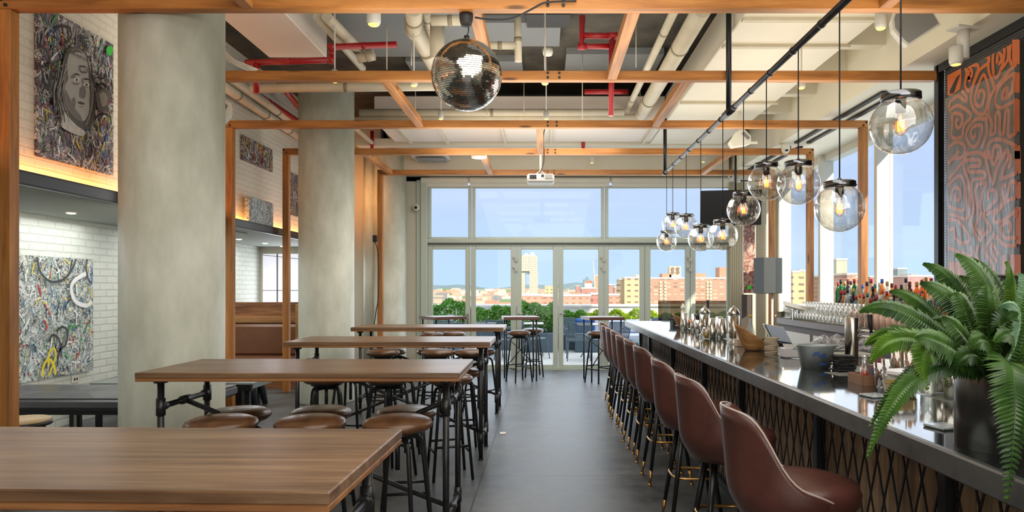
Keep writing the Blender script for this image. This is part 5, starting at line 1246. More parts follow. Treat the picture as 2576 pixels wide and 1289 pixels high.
M['bowl'] = wood('carved bowl wood', lin(130, 88, 50), lin(170, 122, 74), lin(196, 152, 98), 'x', .5, 1.4)
bowl(1722, 826, .26, .17, 'far slanted wooden bowl with oranges, behind the shaker tins', 2, 0)
bowl(1893, 882, .25, .21, 'near slanted wooden bowl, large, between dispenser and coasters', 0, 0)
p = B(1866, 872); t = thing('menu_block', 'pale wooden block holding small cards beside the bowl', 'card holder', p)
MB().box(p+Vector((0, 0, .03)), (.1, .08, .06), 0, .1, .003).build('block', mat('pale block wood', lin(190, 164, 140), .6), t, True)
q = MB(); [q.box(p+Vector((-.03+i*.018, 0, .09)), (.008, .07, .07)) for i in range(5)]; q.build('cards', M['white'], t, True)
p = B(1912, 876); t = thing('black_box_stack', 'stepped stack of small black boxes before the near wooden bowl', 'boxes', p)
MB().box(p+Vector((-.01, 0, .022)), (.15, .1, .044)).build('box', M['black'], t, True); MB().box(p+Vector((.015, 0, .06)), (.1, .09, .03)).build('box', M['black'], t, True)
p = B(1697+3, 818); solo(MB().box(p+Vector((0, 0, .03)), (.12, .1, .06), 0, .2).box(p+Vector((-.02, 0, .075)), (.1, .1, .03), 0, .5), 'black_caddy', M['black'], 'small black napkin caddy at the far end of the bar, left of the wooden bowl', 'caddy')
# coaster stack
p = B(1940, 890); st = mat('brown paper coaster', lin(176, 158, 136), .8)
q0 = MB().lathe([(0, 0), (.047, 0), (.047, .0052), (0, .0052)], (0, 0, 0), 20).build('coaster', st, None, loc=p)
random.seed(1); gl_ = 'paper coasters in the stack by the near wooden bowl'
tag(q0, 'brown paper coaster, lowest of the tall stack by the near wooden bowl', 'coaster', gl_)
for i in range(1, 22):
    o = q0.copy(); COL.objects.link(o); o['label'] = 'brown paper coaster, %s from the bottom of the stack by the wooden bowl' % ORD[i]; o.location = p+Vector((random.uniform(-.003, .003)+.004*math.sin(i*.7), random.uniform(-.003, .003), i*.0054))
# napkin stack, black
p = B(2122, 936); nb = MB().box((0, 0, .004), (.1, .1, .008), 0, 0, .002).build('black_napkin', M['black'], None, loc=p)
tag(nb, 'folded black napkin, lowest of the fanned stack before the draft tower', 'napkin', 'black napkins in a stack')
for i in range(1, 11):
    o = nb.copy(); COL.objects.link(o); o['label'] = 'folded black napkin, %s from the bottom of the stack before the draft tower' % ORD[i]; o.location = p+Vector((random.uniform(-.012, .012), random.uniform(-.01, .01), i*.0088)); o.rotation_euler.z = random.uniform(-.2, .3)
solo(MB().box(B(2128, 942)+Vector((0, .02, -.0)), (.16, .15, .004), 0, .2, .001), 'napkin_tray', M['grey'], 'thin grey tray under the black napkins', 'tray')
# tablet point of sale
p = B(1985, 868); t = thing('order_terminal', 'tilted dark order terminal with pale bezel behind the bar top', 'terminal', p)
MB().box(p+Vector((-.01, .25, .07)), (.24, .02, .18), 0, .5, .006, -.7, .15).build('screen_panel', mat('dark screen glass', lin(60, 62, 64), .15), t, True)
MB().box(p+Vector((-.01, .262, .072)), (.26, .014, .2), 0, .5, .006, -.7, .15).build('bezel', M['lightgrey'], t, True)
MB().box(p+Vector((.0, .3, -.05)), (.08, .08, .22)).build('terminal_stand', M['black'], t, True)
p = B(1990, 900); t = thing('straw_tray', 'translucent tray of small straws left of the ice tub', 'tray', p)
MB().box(p+Vector((0, 0, .035)), (.13, .09, .07), 0, .1, .008).build('tray_body', mat('milky plastic', lin(190, 186, 188), .35), t, True)
q = MB(); [q.tube([p+Vector((-.05+i*.011, -.03, .07)), p+Vector((-.045+i*.011, .03, .09))], .004, 5) for i in range(10)]; q.build('straws', M['lightgrey'], t, True)
# galvanised ice tub
p = B(2052, 926); p.y += .0; t = thing('ice_tub', 'oval galvanised metal tub with blue stamp, behind the bar top', 'ice bucket', p)
tm = mat('galvanised zinc', lin(176, 184, 184), .35, .2, noise=.5, nscale=5, col2=lin(104, 112, 114))
MB().lathe([(0, 0), (.085, 0), (.112, .13), (.118, .135), (.116, .14), (.108, .135), (.082, .006), (0, .006)], p, 40, sy=.75).build('tub_body', tm, t, True)
for s_ in (-1, 1): MB().tube([p+Vector((s_*.112, -.02, .12)), p+Vector((s_*.135, -.02, .115)), p+Vector((s_*.135, .02, .115)), p+Vector((s_*.112, .02, .12))], .005, 6).build('tub_handle', tm, t, True)
q = MB(); bl_ = mat('blue stamp ink', lin(40, 70, 130), .5)
for k in range(9):
    a = -1.95+k*.075; r = .1085; q.box(p+Vector((r*math.cos(a), r*.75*math.sin(a), .085+.012*math.sin(k*.8))), (.012, .003, .012+.006*(k % 2)), 0, a+PI/2)
q.build('blue_stamp', bl_, t, True); q = MB()
for k in range(5): a = -1.55+k*.075; r = .099; q.box(p+Vector((r*math.cos(a), r*.75*math.sin(a), .03)), (.01, .003, .016), 0, a+PI/2)
q.build('blue_stamp', bl_, t, True)
# plastic wrapped glass racks
M['wrap'] = mat('silvery plastic bag', lin(206, 208, 214), .15, .4, noise=.6, nscale=14, bump=1.0, bscale=20, col2=lin(120, 124, 134))
for i, (px, py, sx_, lb) in enumerate([(2075, 868, .17, 'crumpled clear plastic bag piled behind the ice tub'), (2108, 866, .17, 'crumpled clear plastic bag left of the draft tower'), (2176, 872, .12, 'crumpled clear plastic bag right of the draft tower')]):
    c = P(px, py, 5.6); random.seed(i)
    vs = []; fs = []; n = 14; K = 8
    for k in range(K+1):
        for j in range(n):
            r = sx_*math.sin(PI*.5*(1-k/K)+.05)*random.uniform(.8, 1.1); a = 2*PI*j/n; vs.append(c+Vector((r*math.cos(a)*.8, r*math.sin(a)*.7, .105*k/K*random.uniform(.8, 1.15)-.03)))
    for k in range(K):
        for j in range(n): fs.append([k*n+j, k*n+(j+1) % n, (k+1)*n+(j+1) % n, (k+1)*n+j])
    fs.append([K*n+j for j in range(n)]); fs.append([j for j in range(n)][::-1])
    solo(MB().add(vs, fs), 'plastic_bag', M['wrap'], lb, 'plastic bag', 'plastic bags behind the bar')
t = thing('glass_rack', 'dark rack under the plastic bags behind the bar', 'rack', (2.45, 5.6, .9))
MB().bx(2.15, 2.48, 5.3, 5.95, .901, 1.03, 0, .01).build('rack_body', M['grey'], t, True); MB().bx(2.13, 2.5, 5.28, 5.97, 1.03, 1.05).build('rack_rim', M['lightgrey'], t, True)
t = thing('draft_tower', 'round brushed steel draft tower behind the bar', 'beer tower', (2.2, 5.0, .9))
c = P(2142, 890, 5.0)
MB().lathe([(0, 0), (.045, 0), (.045, 1.335-.9), (.043, 1.34-.9), (0, 1.342-.9)], (c.x, 5.0, .9), 32).build('tower_column', M['steel'], t, True)
for k, dz in enumerate((.34, .30)):
    MB().tube([(c.x+.04, 5.0, .9+dz), (c.x+.15, 4.98, .9+dz+.01), (c.x+.17, 4.98, .9+dz-.05)], .012, 10).build('faucet', M['steel'], t, True)
MB().tube([(c.x+.13, 4.98, .9+.33), (c.x+.12, 4.98, .9+.46)], [.012, .02], 10).build('tap_handle', M['black'], t, True)
MB().tube([(c.x+.17, 4.98, 1.19), (c.x+.18, 4.98, 1.12)], [.012, .014], 10).build('blue_nozzle', CP['blue'], t, True)
# sauce caddy
p = B(2181, 966); t = thing('sauce_caddy', 'small wooden crate of sauce bottles on the bar rail', 'caddy', p)
q = MB(); w2, d2 = .115, .16
q.box(p+Vector((0, -d2/2, .025)), (w2, .008, .05)).box(p+Vector((0, d2/2, .025)), (w2, .008, .05)).box(p+Vector((-w2/2, 0, .025)), (.008, d2, .05)).box(p+Vector((w2/2, 0, .025)), (.008, d2, .05)).box(p+Vector((0, 0, .004)), (w2, d2, .006)); q.build('crate', mat('crate wood', lin(150, 110, 84), .6, noise=.3, nscale=10), t, True)
c = p+Vector((-.03, -.04, .008)); t = thing('hot_sauce', 'small glass bottle of red hot sauce in the wooden crate', 'bottle', c)
MB().lathe([(0, 0), (.021, 0), (.022, .07), (.011, .095), (.01, .12)], c, 16).build('bottle_glass', M['cup'], t, True); MB().lathe([(0, .002), (.019, .002), (.019, .058), (0, .06)], c, 16).build('sauce', mat('red sauce', lin(190, 50, 20), .4), t, True); MB().lathe([(0, .115), (.012, .115), (.012, .14), (0, .14)], c, 12).build('bottle_cap', M['cup'], t, True)
c = p+Vector((.028, 0, .008)); t = thing('condiment_pack', 'blue and white condiment packets in the wooden crate', 'condiment', c)
MB().box(c+Vector((0, 0, .045)), (.04, .06, .085)).build('packet_box', mat('brown card', lin(120, 90, 76), .6), t, True); MB().box(c+Vector((-.0, -.032, .06)), (.03, .004, .03)).build('packet_label', CP['blue'], t, True)
# jars and glasses
def tall_glass(px, py, r, h, label, sticks=None, name='tall_glass'):
    p = B(px, py); t = thing(name, label, 'glass', p, 0, 'glasses on the bar near the fern')
    MB().lathe([(0, 0), (r*.85, 0), (r, h)], p, 20).build('glass_body', M['cup'], t, True)
    if sticks:
        q = MB(); random.seed(int(px))
        for i in range(26):
            a = random.uniform(0, 6.28); rr_ = random.uniform(0, r*.8); q.tube([p+Vector((rr_*.6*math.cos(a), rr_*.6*math.sin(a), .006)), p+Vector((rr_*1.15*math.cos(a+.3), rr_*1.15*math.sin(a+.3), h*random.uniform(.95, 1.25)))], .0035, 5)
        q.build('sticks', sticks, t, True)
brn = mat('brown cinnamon sticks', lin(104, 52, 40), .6); tan = mat('tan stirring sticks', lin(186, 140, 90), .6)
tall_glass(2213, 975, .027, .12, 'cut glass tumbler of dark brown sticks right of the sauce crate', brn)
tall_glass(2233, 985, .026, .15, 'clear tall glass left of the lemon jar')
tall_glass(2258, 962, .03, .17, 'tall glass packed with tan wooden sticks behind the lemon jar', tan)
tall_glass(2290, 972, .03, .17, 'tall glass with tan sticks right behind the lemon jar, half hidden by fronds', tan)
jar(2266, 992, .057, .085, yel, 'square glass jar of lemon wedges with clear lid', True)
for i, (px, py, lb) in enumerate([(2335, 990, 'leftmost of the steel and glass tumblers beside the fern pot'), (2362, 985, 'middle steel and glass tumbler beside the fern pot'), (2395, 1000, 'steel tumbler closest to the fern pot')]):
    p = B(px, py); solo(MB().lathe([(0, 0), (.032, 0), (.036, .13), (.034, .13), (.03, .004)], p, 20), 'steel_tumbler', M['steel'] if i else M['cup'], lb, 'tumbler', 'tumblers beside the fern pot')
for px, py, lb in [(2199, 998, 'clear square glass coaster on the bar before the sauce crate'), (2374, 1077, 'clear square glass coaster left of the fern pot')]:
    p = B(px, py); solo(MB().box(p+Vector((0, 0, .005)), (.09, .09, .01), 0, .25, .003), 'glass_coaster', mat('clear acrylic', lin(186, 196, 198), .12, noise=.5, nscale=40), lb, 'coaster', 'clear glass coasters')
c = P(1869, 800, 7.0); t = thing('syrup_bottle', 'pair-neck clear syrup bottle standing behind the near wooden bowl', 'bottle', (B(1888, 858).x, B(1888, 858).y, 1.07)); c = Vector(t.location)
MB().lathe([(0, 0), (.035, 0), (.038, .08), (.014, .17), (.012, .22)], c, 16).build('bottle_glass', GL['clear'], t, True); MB().lathe([(0, .21), (.015, .21), (.015, .24), (0, .24)], c, 12).build('bottle_cap', CP['gold'], t, True)

# ================================================================ FERN
pp = Vector((1.365, 2.10, 1.0705)); PR = .117
t = thing('fern_pot', 'grey metal pot standing on the bar, holding the fern', 'pot', pp)
MB().lathe([(0, 0), (PR, 0), (PR, .245), (PR-.004, .25), (PR-.008, .245), (PR-.01, .2), (0, .2)], pp, 56).build('pot_wall', M['pot'], t, True)
MB().lathe([(0, .2), (PR-.011, .2), (PR-.011, .203), (0, .215)], pp, 32).build('soil', M['soil'], t, True)
fern = thing('fern', 'large green sword fern spilling over the end of the bar', 'fern', pp+Vector((0, 0, .21)))
def frond(base, mid, tip, w_, mt, n=38, nrm=(0, -.8, .45), droop=.25):
    base, mid, tip = Vector(base), Vector(mid), Vector(tip)
    cpt = mid*2-(base+tip)/2; N_ = 40; q = MB(); nv = Vector(nrm).normalized()
    bez = lambda s_: base*(1-s_)**2+cpt*2*s_*(1-s_)+tip*s_*s_
    q.tube([bez(i/14) for i in range(15)], [.0034*(1-i/18) for i in range(15)], 5, 0)
    for i in range(n):
        s_ = .1+.9*i/n; p = bez(s_); tg = (bez(min(1, s_+.02))-bez(s_-.02)).normalized()
        side = tg.cross(nv); side.normalize(); up = side.cross(tg)
        L = w_*(1-max(0, (s_-.35)/.68)**1.7)*(.55+.45*min(1, s_/.25)); L = max(L, w_*.12); sp = (tip-base).length/n*1.25
        for sg in (-1, 1):
            d = (side*sg*.93+tg*.42).normalized(); dr = -up*droop*L*random.uniform(.3, 1.3)-Vector((0, 0, .12*L))
            L2 = L*random.uniform(.9, 1.06); wv = tg*sp*.5
            a = p; b_ = p+d*L2*.35+dr*.15+up*.003; c = p+d*L2*.72+dr*.5; e_ = p+d*L2+dr
            q.add([a-wv*.8, a+wv*.8, b_-wv*1.05-up*.003, b_+up*.004, b_+wv*1.05-up*.003, c-wv*.85-up*.002, c+up*.002, c+wv*.8-up*.002, e_],
                  [[0, 2, 3, 1], [1, 3, 4], [2, 5, 6, 3], [3, 6, 7, 4], [5, 8, 6], [6, 8, 7]], 0, False)
    q.build('frond', M[mt], fern, True)
random.seed(17)
fb = lambda dx=0, dy=0: pp+Vector((dx, dy, .215))
FR = [ # (base px,py,d) mid tip width mat
 ((2500, 915, 2.05), (2420, 780, 1.98), (2315, 712, 2.0), .062, 'fern'),
 ((2490, 910, 2.12), (2420, 740, 2.15), (2322, 664, 2.2), .055, 'fern'),
 ((2520, 905, 2.1), (2490, 740, 2.05), (2404, 640, 2.05), .06, 'fern'),
 ((2530, 900, 2.12), (2515, 745, 2.12), (2440, 650, 2.15), .05, 'fern'),
 ((2470, 900, 2.2), (2330, 770, 2.3), (2238, 735, 2.4), .045, 'fern'),
 ((2440, 860, 2.0), (2300, 795, 1.95), (2162, 786, 1.95), .045, 'fern'),
 ((2460, 900, 2.0), (2310, 845, 1.95), (2175, 868, 1.95), .05, 'fern2'),
 ((2450, 910, 1.98), (2300, 850, 1.9), (2190, 915, 1.9), .05, 'fern2'),
 ((2470, 920, 1.98), (2390, 870, 1.85), (2305, 850, 1.8), .06, 'fern'),
 ((2450, 915, 1.95), (2345, 870, 1.85), (2335, 985, 1.85), .05, 'fern2'),
 ((2430, 905, 1.95), (2320, 940, 1.85), (2180, 1158, 1.8), .040, 'fern'),
 ((2420, 920, 2.0), (2330, 925, 1.9), (2185, 1080, 1.88), .036, 'fern'),
 ((2440, 925, 2.0), (2385, 900, 1.95), (2385, 972, 1.95), .035, 'fern2'),
 ((2520, 890, 1.95), (2550, 940, 1.72), (2532, 1268, 1.7), .075, 'fern'),
 ((2560, 880, 2.0), (2600, 960, 1.8), (2590, 1180, 1.8), .06, 'fern2'),
 ((2530, 900, 2.1), (2580, 760, 2.1), (2560, 690, 2.1), .035, 'fern3'),
 ((2540, 900, 2.1), (2545, 740, 2.05), (2528, 660, 2.0), .028, 'fern2'),
 ((2530, 905, 1.98), (2560, 810, 1.85), (2520, 770, 1.8), .04, 'fern3'),
 ((2520, 905, 2.1), (2470, 760, 2.3), (2412, 695, 2.35), .03, 'fern'),
 ((2545, 900, 2.05), (2610, 780, 1.95), (2640, 720, 1.95), .06, 'fern'),
 ((2500, 900, 1.98), (2440, 800, 1.95), (2400, 740, 1.95), .055, 'fern'),
 ((2510, 900, 1.98), (2490, 800, 1.9), (2480, 720, 1.9), .055, 'fern'),
 ((2490, 905, 1.98), (2430, 850, 1.9), (2370, 800, 1.88), .05, 'fern'),
 ((2500, 905, 1.96), (2510, 830, 1.84), (2560, 790, 1.8), .05, 'fern'),
 ((2540, 905, 2.1), (2600, 880, 2.0), (2660, 950, 1.95), .06, 'fern'),
 ((2480, 905, 2.2), (2440, 800, 2.4), (2380, 760, 2.5), .045, 'fern'),
 ((2500, 920, 1.96), (2450, 890, 1.86), (2400, 930, 1.84), .04, 'fern'),
 ((2500, 910, 1.95), (2480, 860, 1.82), (2440, 880, 1.78), .045, 'fern'),
 ((2520, 910, 1.95), (2540, 850, 1.82), (2500, 860, 1.75), .045, 'fern'),
 ((2480, 900, 2.0), (2400, 830, 2.0), (2330, 820, 2.0), .045, 'fern'),
]
for b_, m_, tp, w_, mt in FR:
    tipv = P(*tp); cpt = P(*m_)
    bv = P(*b_); bv.x = min(max(bv.x, pp.x-.08), pp.x+.08); bv.y = min(max(bv.y, pp.y-.08), pp.y+.08); bv.z = pp.z+.215
    frond(bv, cpt, tipv, w_, mt, n=int(26+22*(tipv-bv).length/.4))

# ================================================================ OUTSIDE
struct('floor_terrace', MB().bx(-9, 12, BACK+.16, 21.3, -.2, -.01), M['terrace'])
struct('wall_parapet', MB().bx(-9, 12, 20.6, 20.8, -.1, EYE-(771-VY)*20.7/F).bx(-9, 12, 20.5, 20.9, EYE-(771-VY)*20.7/F, EYE-(766-VY)*20.7/F), M['parapet'])
def hedge(x0, x1, y0, y1, z0, z1, n, mt, label, seed, lump=.12):
    random.seed(seed); q = MB(); lumps = [(random.uniform(x0, x1), random.uniform(0, 6.28), random.uniform(.2, .5)) for _ in range(8)]
    cx, cy, cz = (x0+x1)/2, (y0+y1)/2, (z0+z1)/2; A_, B_, C_ = (x1-x0)/2, (y1-y0)/2, (z1-z0)/2
    for i in range(int(n*2.2)):
        while True:
            u = Vector((random.uniform(-1, 1), random.uniform(-1, .7), random.uniform(-1, 1)))
            r = (abs(u.x)**4+abs(u.y)**3+abs(u.z)**3.2)
            if .45 < r < 1: break
        hz = 1+lump*math.sin(u.x*A_*6.3+seed)*.8+lump*.6*math.sin(u.x*A_*15+seed*2)
        p = Vector((cx+u.x*A_, cy+u.y*B_, z0+(u.z+1)*C_*hz)); s_ = random.uniform(.03, .06)
        d = Vector((random.gauss(0, 1), random.gauss(0, 1)-.3, random.gauss(.5, 1))).normalized(); v = d.cross(Vector((random.random(), random.random(), random.random()))).normalized()
        q.add([p, p+d*s_*.6+v*s_*.42, p+d*s_*1.5, p+d*s_*.6-v*s_*.42], [[0, 1, 2, 3]])
    return solo(q, 'hedge', mt, label, 'hedge', 'hedges along the parapet')
def hx(px, d): return (px-VX)*d/F
hedge(hx(1072, 18), hx(1190, 18), 17.5, 18.4, .44, 1.16, 3600, M['leaf1'], 'tall green hedge behind the leftmost glass door', 1)
hedge(hx(1188, 18), hx(1246, 18), 17.7, 18.4, .44, .95, 1700, M['leaf1'], 'lower green hedge behind the second glass door, left part', 2)
hedge(hx(1236, 18), hx(1300, 18), 17.7, 18.4, .44, 1.04, 2000, M['leaf1'], 'green hedge behind the second door, right part', 3)
hedge(hx(1300, 17.4), hx(1400, 17.4), 17.0, 17.9, .44, 1.16, 3300, M['leaf1'], 'tall round green hedge behind the middle glass door', 4)
hedge(hx(1408, 18), hx(1470, 18), 17.8, 18.4, .44, .95, 1900, M['leaf1'], 'green hedge behind the fourth glass door, left half', 5)
hedge(hx(1462, 19.2), hx(1524, 19.2), 18.9, 19.6, .44, .88, 1700, M['leaf2'], 'bright yellow-green hedge behind the fourth door, right half', 6)
hedge(hx(1525, 19.2), hx(1572, 19.2), 18.9, 19.6, .44, .88, 1400, M['leaf2'], 'bright yellow-green hedge at the left of the fifth door', 7)
hedge(hx(1568, 19.2), hx(1660, 19.2), 18.9, 19.6, .44, .90, 2400, M['leaf2'], 'bright yellow-green hedge across the fifth and sixth doors', 8)
hedge(hx(1664, 19.2), hx(1880, 19.2), 18.9, 19.6, .44, .86, 3000, M['leaf2'], 'bright yellow-green hedge behind the bar end, seen through dark glass', 9)
for i, (a, b_, y, lb) in enumerate([(1068, 1190, 17.4, 'slate planter under the leftmost hedge'), (1192, 1300, 17.5, 'slate planter under the second door hedges'), (1302, 1400, 16.9, 'slate planter under the middle hedge'), (1404, 1480, 17.6, 'slate planter under the fourth door hedge'), (1482, 1660, 18.7, 'long slate planter under the bright hedges')]):
    solo(MB().bx(hx(a, y), hx(b_, y)-.05, y, y+1.0, -.01, .46, 0, .01), 'planter', M['planter'], lb, 'planter', 'slate planters on the terrace')
# terrace chairs
def chair(seed=0):
    t = thing('terrace_chair', '', 'chair')
    q = MB()
    n, m_ = 13, 9
    def surf(u, v): return Vector(((u-.5)*(.46+.04*v), .24+.12*v, .42+.40*v))
    def seatp(u, v): return Vector(((u-.5)*.46, -.24+.48*v, .44-.02*v))
    for f_, nm in ((surf, 'backrest'), (seatp, 'seat')):
        q = MB()
        for i in range(-m_, n):
            for sg in (0, 1):
                a0, a1 = i/n, (i+m_)/n
                u0, v0, u1, v1 = a0, 0, a1, 1
                if u0 < 0: v0 = -u0/(u1-u0); u0 = 0
                if u1 > 1: v1 = v0+(1-u0)/(a1-a0); u1 = 1
                if sg: u0, u1 = 1-u0, 1-u1
                q.tube([f_(u0, v0), f_(u1, min(v1, 1))], .007, 4, caps=False)
        q.tube([f_(0, 0), f_(0, 1), f_(1, 1), f_(1, 0)], .012, 6, closed=True); q.build(nm, M['chairmesh'], t)
    for sx in (-1, 1):
        MB().tube([(sx*.22, -.22, .44), (sx*.25, -.27, 0)], .012, 6).build('leg', M['chairmesh'], t)
        MB().tube([(sx*.22, .24, .44), (sx*.25, .33, 0)], .012, 6).build('leg', M['chairmesh'], t)
        MB().tube([(sx*.23, .28, .66), (sx*.27, .0, .68), (sx*.27, -.2, .64), (sx*.23, -.22, .44)], .012, 6).build('armrest', M['chairmesh'], t)
    return t
ch0 = chair(); first = True
for px, d, rz, lb in [(1455, 15.2, PI, 'slate mesh chair seen from behind through the fourth door'), (1436, 17.0, .4, 'pale mesh chair left of the blue sofa'), (1545, 15.4, PI+.3, 'slate mesh chair behind the far bar stools'),
                      (1345, 15.6, PI/2+.3, 'slate mesh chair turned sideways behind the middle pub table'), (1276, 15.3, -PI/2, 'slate mesh chair behind the door post left of the middle door'), (1225, 15.6, 2.6, 'slate mesh chair behind the second door, left one'), (1262, 16.3, PI*.9, 'slate mesh chair behind the second door, farther one'), (1120, 15.4, .3, 'slate mesh chair behind the left pub table'), (1160, 15.2, PI, 'slate mesh chair behind the fourth long table')]:
    x = hx(px, d)
    if first: ch0.location = (x, d, -.01); ch0.rotation_euler.z = rz; ch0['label'] = lb; ch0['group'] = 'mesh chairs on the terrace'; first = False
    else: dup(ch0, (x, d, -.01), rz, lb)
for px, d, lb in [(1490, 16.0, 'low white terrace table before the blue sofa'), (1330, 16.4, 'low terrace table behind the middle pub table'), (1210, 16.4, 'low terrace table behind the second door')]:
    x = hx(px, d); t = thing('terrace_table', lb, 'table', (x, d, 0), 0, 'terrace tables')
    MB().box((0, 0, .72), (.7, .7, .025), 0, 0, .01).build('tabletop', M['lightgrey'], t); 
    for s_ in (-1, 1): MB().tube([(s_*.28, -.28, 0), (-s_*.28, .28, .71)], .014, 6).build('leg', M['chairmesh'], t)
t = thing('terrace_sofa', 'blue and pale cushioned sofa along the terrace hedge', 'sofa', (2, 17.4, 0))
MB().bx(hx(1445, 17.4), hx(1660, 17.4), 16.9, 17.7, 0, .28).build('sofa_base', M['planter'], t, True)
MB().bx(hx(1445, 17.4), hx(1660, 17.4), 16.9, 17.6, .28, .42, 0, .03).build('seat_cushion', M['palecush'], t, True)
MB().bx(hx(1446, 17.5), hx(1495, 17.5), 17.45, 17.65, .42, .80, 0, .06).build('back_cushion', M['blue'], t, True)
MB().bx(hx(1496, 17.5), hx(1570, 17.5), 17.45, 17.65, .42, .78, 0, .06).build('back_cushion', M['palecush'], t, True)
MB().bx(hx(1571, 17.5), hx(1660, 17.5), 17.45, 17.65, .42, .76, 0, .06).build('back_cushion', M['palecush'], t, True)
t = thing('terrace_sofa', 'navy cushioned sofa beyond the far end of the bar', 'sofa', (3.2, 15.8, 0))
MB().bx(hx(1640, 16), hx(1800, 16), 15.7, 16.4, 0, .4).build('sofa_base', M['planter'], t, True)
for i in range(4): MB().bx(hx(1643+i*38, 16), hx(1679+i*38, 16), 16.1, 16.35, .4, .86, 0, .05).build('back_cushion', M['navy'], t, True)
MB().bx(hx(1560, 14.6)-.02, hx(1620, 14.6), 14.2, 15.2, .40, .44).build('side_table_top', M['chairmesh'], thing('side_table', 'low slatted side table beyond the end of the bar', 'table', (1.8, 14.7, 0)), True)
# tinted wind screen
t = thing('wind_screen', 'dark tinted glass wind screen on the terrace behind the bar end', 'glass screen', (3.2, 14.6, 0))
d = 14.6
for a, b_ in ((1656, 1735), (1737, 1780), (1782, 1860)): MB().bx(hx(a, d), hx(b_, d), d, d+.015, .1, EYE-(757-VY)*d/F).build('tinted_pane', thin_glass('tinted glass', (.36, .33, .26, 1), .08, .03, .6), t, True)
for a in (1736, 1781, 1861): MB().bx(hx(a, d)-.02, hx(a, d)+.02, d-.01, d+.03, 0, EYE-(756-VY)*d/F).build('screen_post', M['black_metal'], t, True)

linc = lambda r, g, b: tuple(v*.74 for v in lin(r, g, b)[:3])+(1,)
# ---------------------------------------------------------------- city
GZ = -32
struct('ground_city', MB().add([(-9000, 60, GZ), (9000, 60, GZ), (9000, 14000, GZ), (-9000, 14000, GZ)], [[0, 1, 2, 3]]), mat('distant ground', linc(196, 186, 170), .9, noise=.3, nscale=.01, col2=linc(150, 160, 130)))
q = MB(); random.seed(8); n = 60; vs = []
for i in range(n+1):
    x = -3500+8000*i/n; h = 25+22*math.sin(i*.5)+14*math.sin(i*1.3+1)+random.uniform(-4, 4); vs += [(x, 7500, GZ), (x, 7900, GZ+38+h)]
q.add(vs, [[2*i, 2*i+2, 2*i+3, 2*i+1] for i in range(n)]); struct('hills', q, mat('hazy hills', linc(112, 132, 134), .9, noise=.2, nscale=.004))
def facade(name, wall, win1, win2, bw, bh, mort): return brick(name, win1, win2, wall, bw, bh, 'xz', mort, 0, .6, offset=0)
FB = facade('orange brick facade', linc(212, 154, 128), linc(120, 96, 92), linc(236, 220, 200), 5.2, 3.0, 1.0)
FB2 = facade('brown brick facade', linc(208, 158, 134), linc(160, 104, 88), linc(190, 140, 120), 4.2, 3.2, 1.1)
FC = facade('cream facade', linc(222, 192, 146), linc(110, 96, 84), linc(150, 130, 104), 5.5, 4.2, 1.45)
FW = facade("pale tower facade", linc(226, 212, 184), linc(140, 118, 92), linc(170, 148, 120), 1.9, 2.4, .55)
FR_ = facade('dusky red facade', linc(194, 136, 124), linc(120, 80, 80), linc(210, 170, 160), 4.0, 3.4, 1.1)
def bld(px0, px1, py, d, dep, m, label, name='apartment_block', top=None, group=None):
    z = EYE-(py-VY)*d/F; t = thing(name, label, 'building', (hx((px0+px1)/2, d), d, GZ), 0, group)
    MB().bx(hx(px0, d), hx(px1, d), d, d+dep, GZ, z).build('facade', m, t, True)
    MB().bx(hx(px0, d)-.3, hx(px1, d)+.3, d-.3, d+dep, z, z+1.2).build('roof_edge', mat_roof, t, True)
    for (a, b_, yy, mm) in (top or []): MB().bx(hx(a, d+4), hx(b_, d+4), d+4, d+dep-2, z+1.2, EYE-(yy-VY)*(d+4)/F).build('roof_house', mm, t, True)
    return t
mat_roof = mat('pale roof edge', linc(232, 224, 208), .7); orb = mat('plain orange brick', linc(212, 158, 130), .8); crm = mat('plain cream render', linc(240, 220, 184), .8); red_ = mat('orange red roof', linc(220, 110, 70), .8); glb = mat('blue grey glass block', linc(130, 150, 156), .4)
bld(1636, 1746, 702, 560, 20, FB, 'big orange brick apartment block with twin water tanks, right of the cream block', top=[(1666, 1689, 689, orb), (1684, 1713, 691, crm)])
t = bld(1747, 1900, 702, 570, 20, FB, 'orange brick apartment block at the right end of the back windows', top=[(1748, 1776, 688, orb), (1810, 1835, 673, orb)])
t = thing('water_tanks', 'pair of arched cream water tank housings on the orange block roof', 'water tank', P(1698, 690, 566))
q = MB(); d = 566
for z0, z1 in ((671, 690),): q.bx(hx(1684, d), hx(1713, d), d, d+8, EYE-(691-VY)*d/F, EYE-(670-VY)*d/F)
q.build('tank_housing', crm, t, True)
for a in (1692, 1705):
    for b_ in (677, 686): MB().tube([P(a, b_, 565.6), P(a, b_, 565.2)], 1.5, 16).build('tank', mat('grey tank', linc(150, 130, 116), .7), t, True)
q = MB()
for a in (1659, 1671): 
    for k in range(9): q.bx(hx(a, 559.5), hx(a+6, 559.5), 559.2, 559.8, EYE-(711+k*8-VY)*560/F-1.2, EYE-(711+k*8-VY)*560/F+.9)
q.build('cream_balcony', crm, thing('balcony_columns', 'stacked cream balconies on the big orange block', 'balcony', P(1670, 700, 559)), True)
q = MB()
for a in (1777, 1785): 
    for k in range(9): q.bx(hx(a, 569.5), hx(a+6, 569.5), 569.2, 569.8, EYE-(711+k*8-VY)*570/F-1.2, EYE-(711+k*8-VY)*570/F+.9)
q.build('cream_balcony', crm, thing('balcony_columns', 'stacked cream balconies on the right-hand orange block', 'balcony', P(1784, 700, 569)), True)
bld(1560, 1571, 705, 520, 26, FC, 'narrow cream apartment slab left of the tall cream block')
bld(1571, 1612, 701, 515, 26, FC, 'tall cream apartment block with dark windows', top=[(1600, 1612, 692, crm)])
bld(1310, 1366, 745, 430, 22, FB2, 'low brown brick block below the tall pale tower', top=[(1316, 1333, 739, orb), (1354, 1364, 739, orb)])
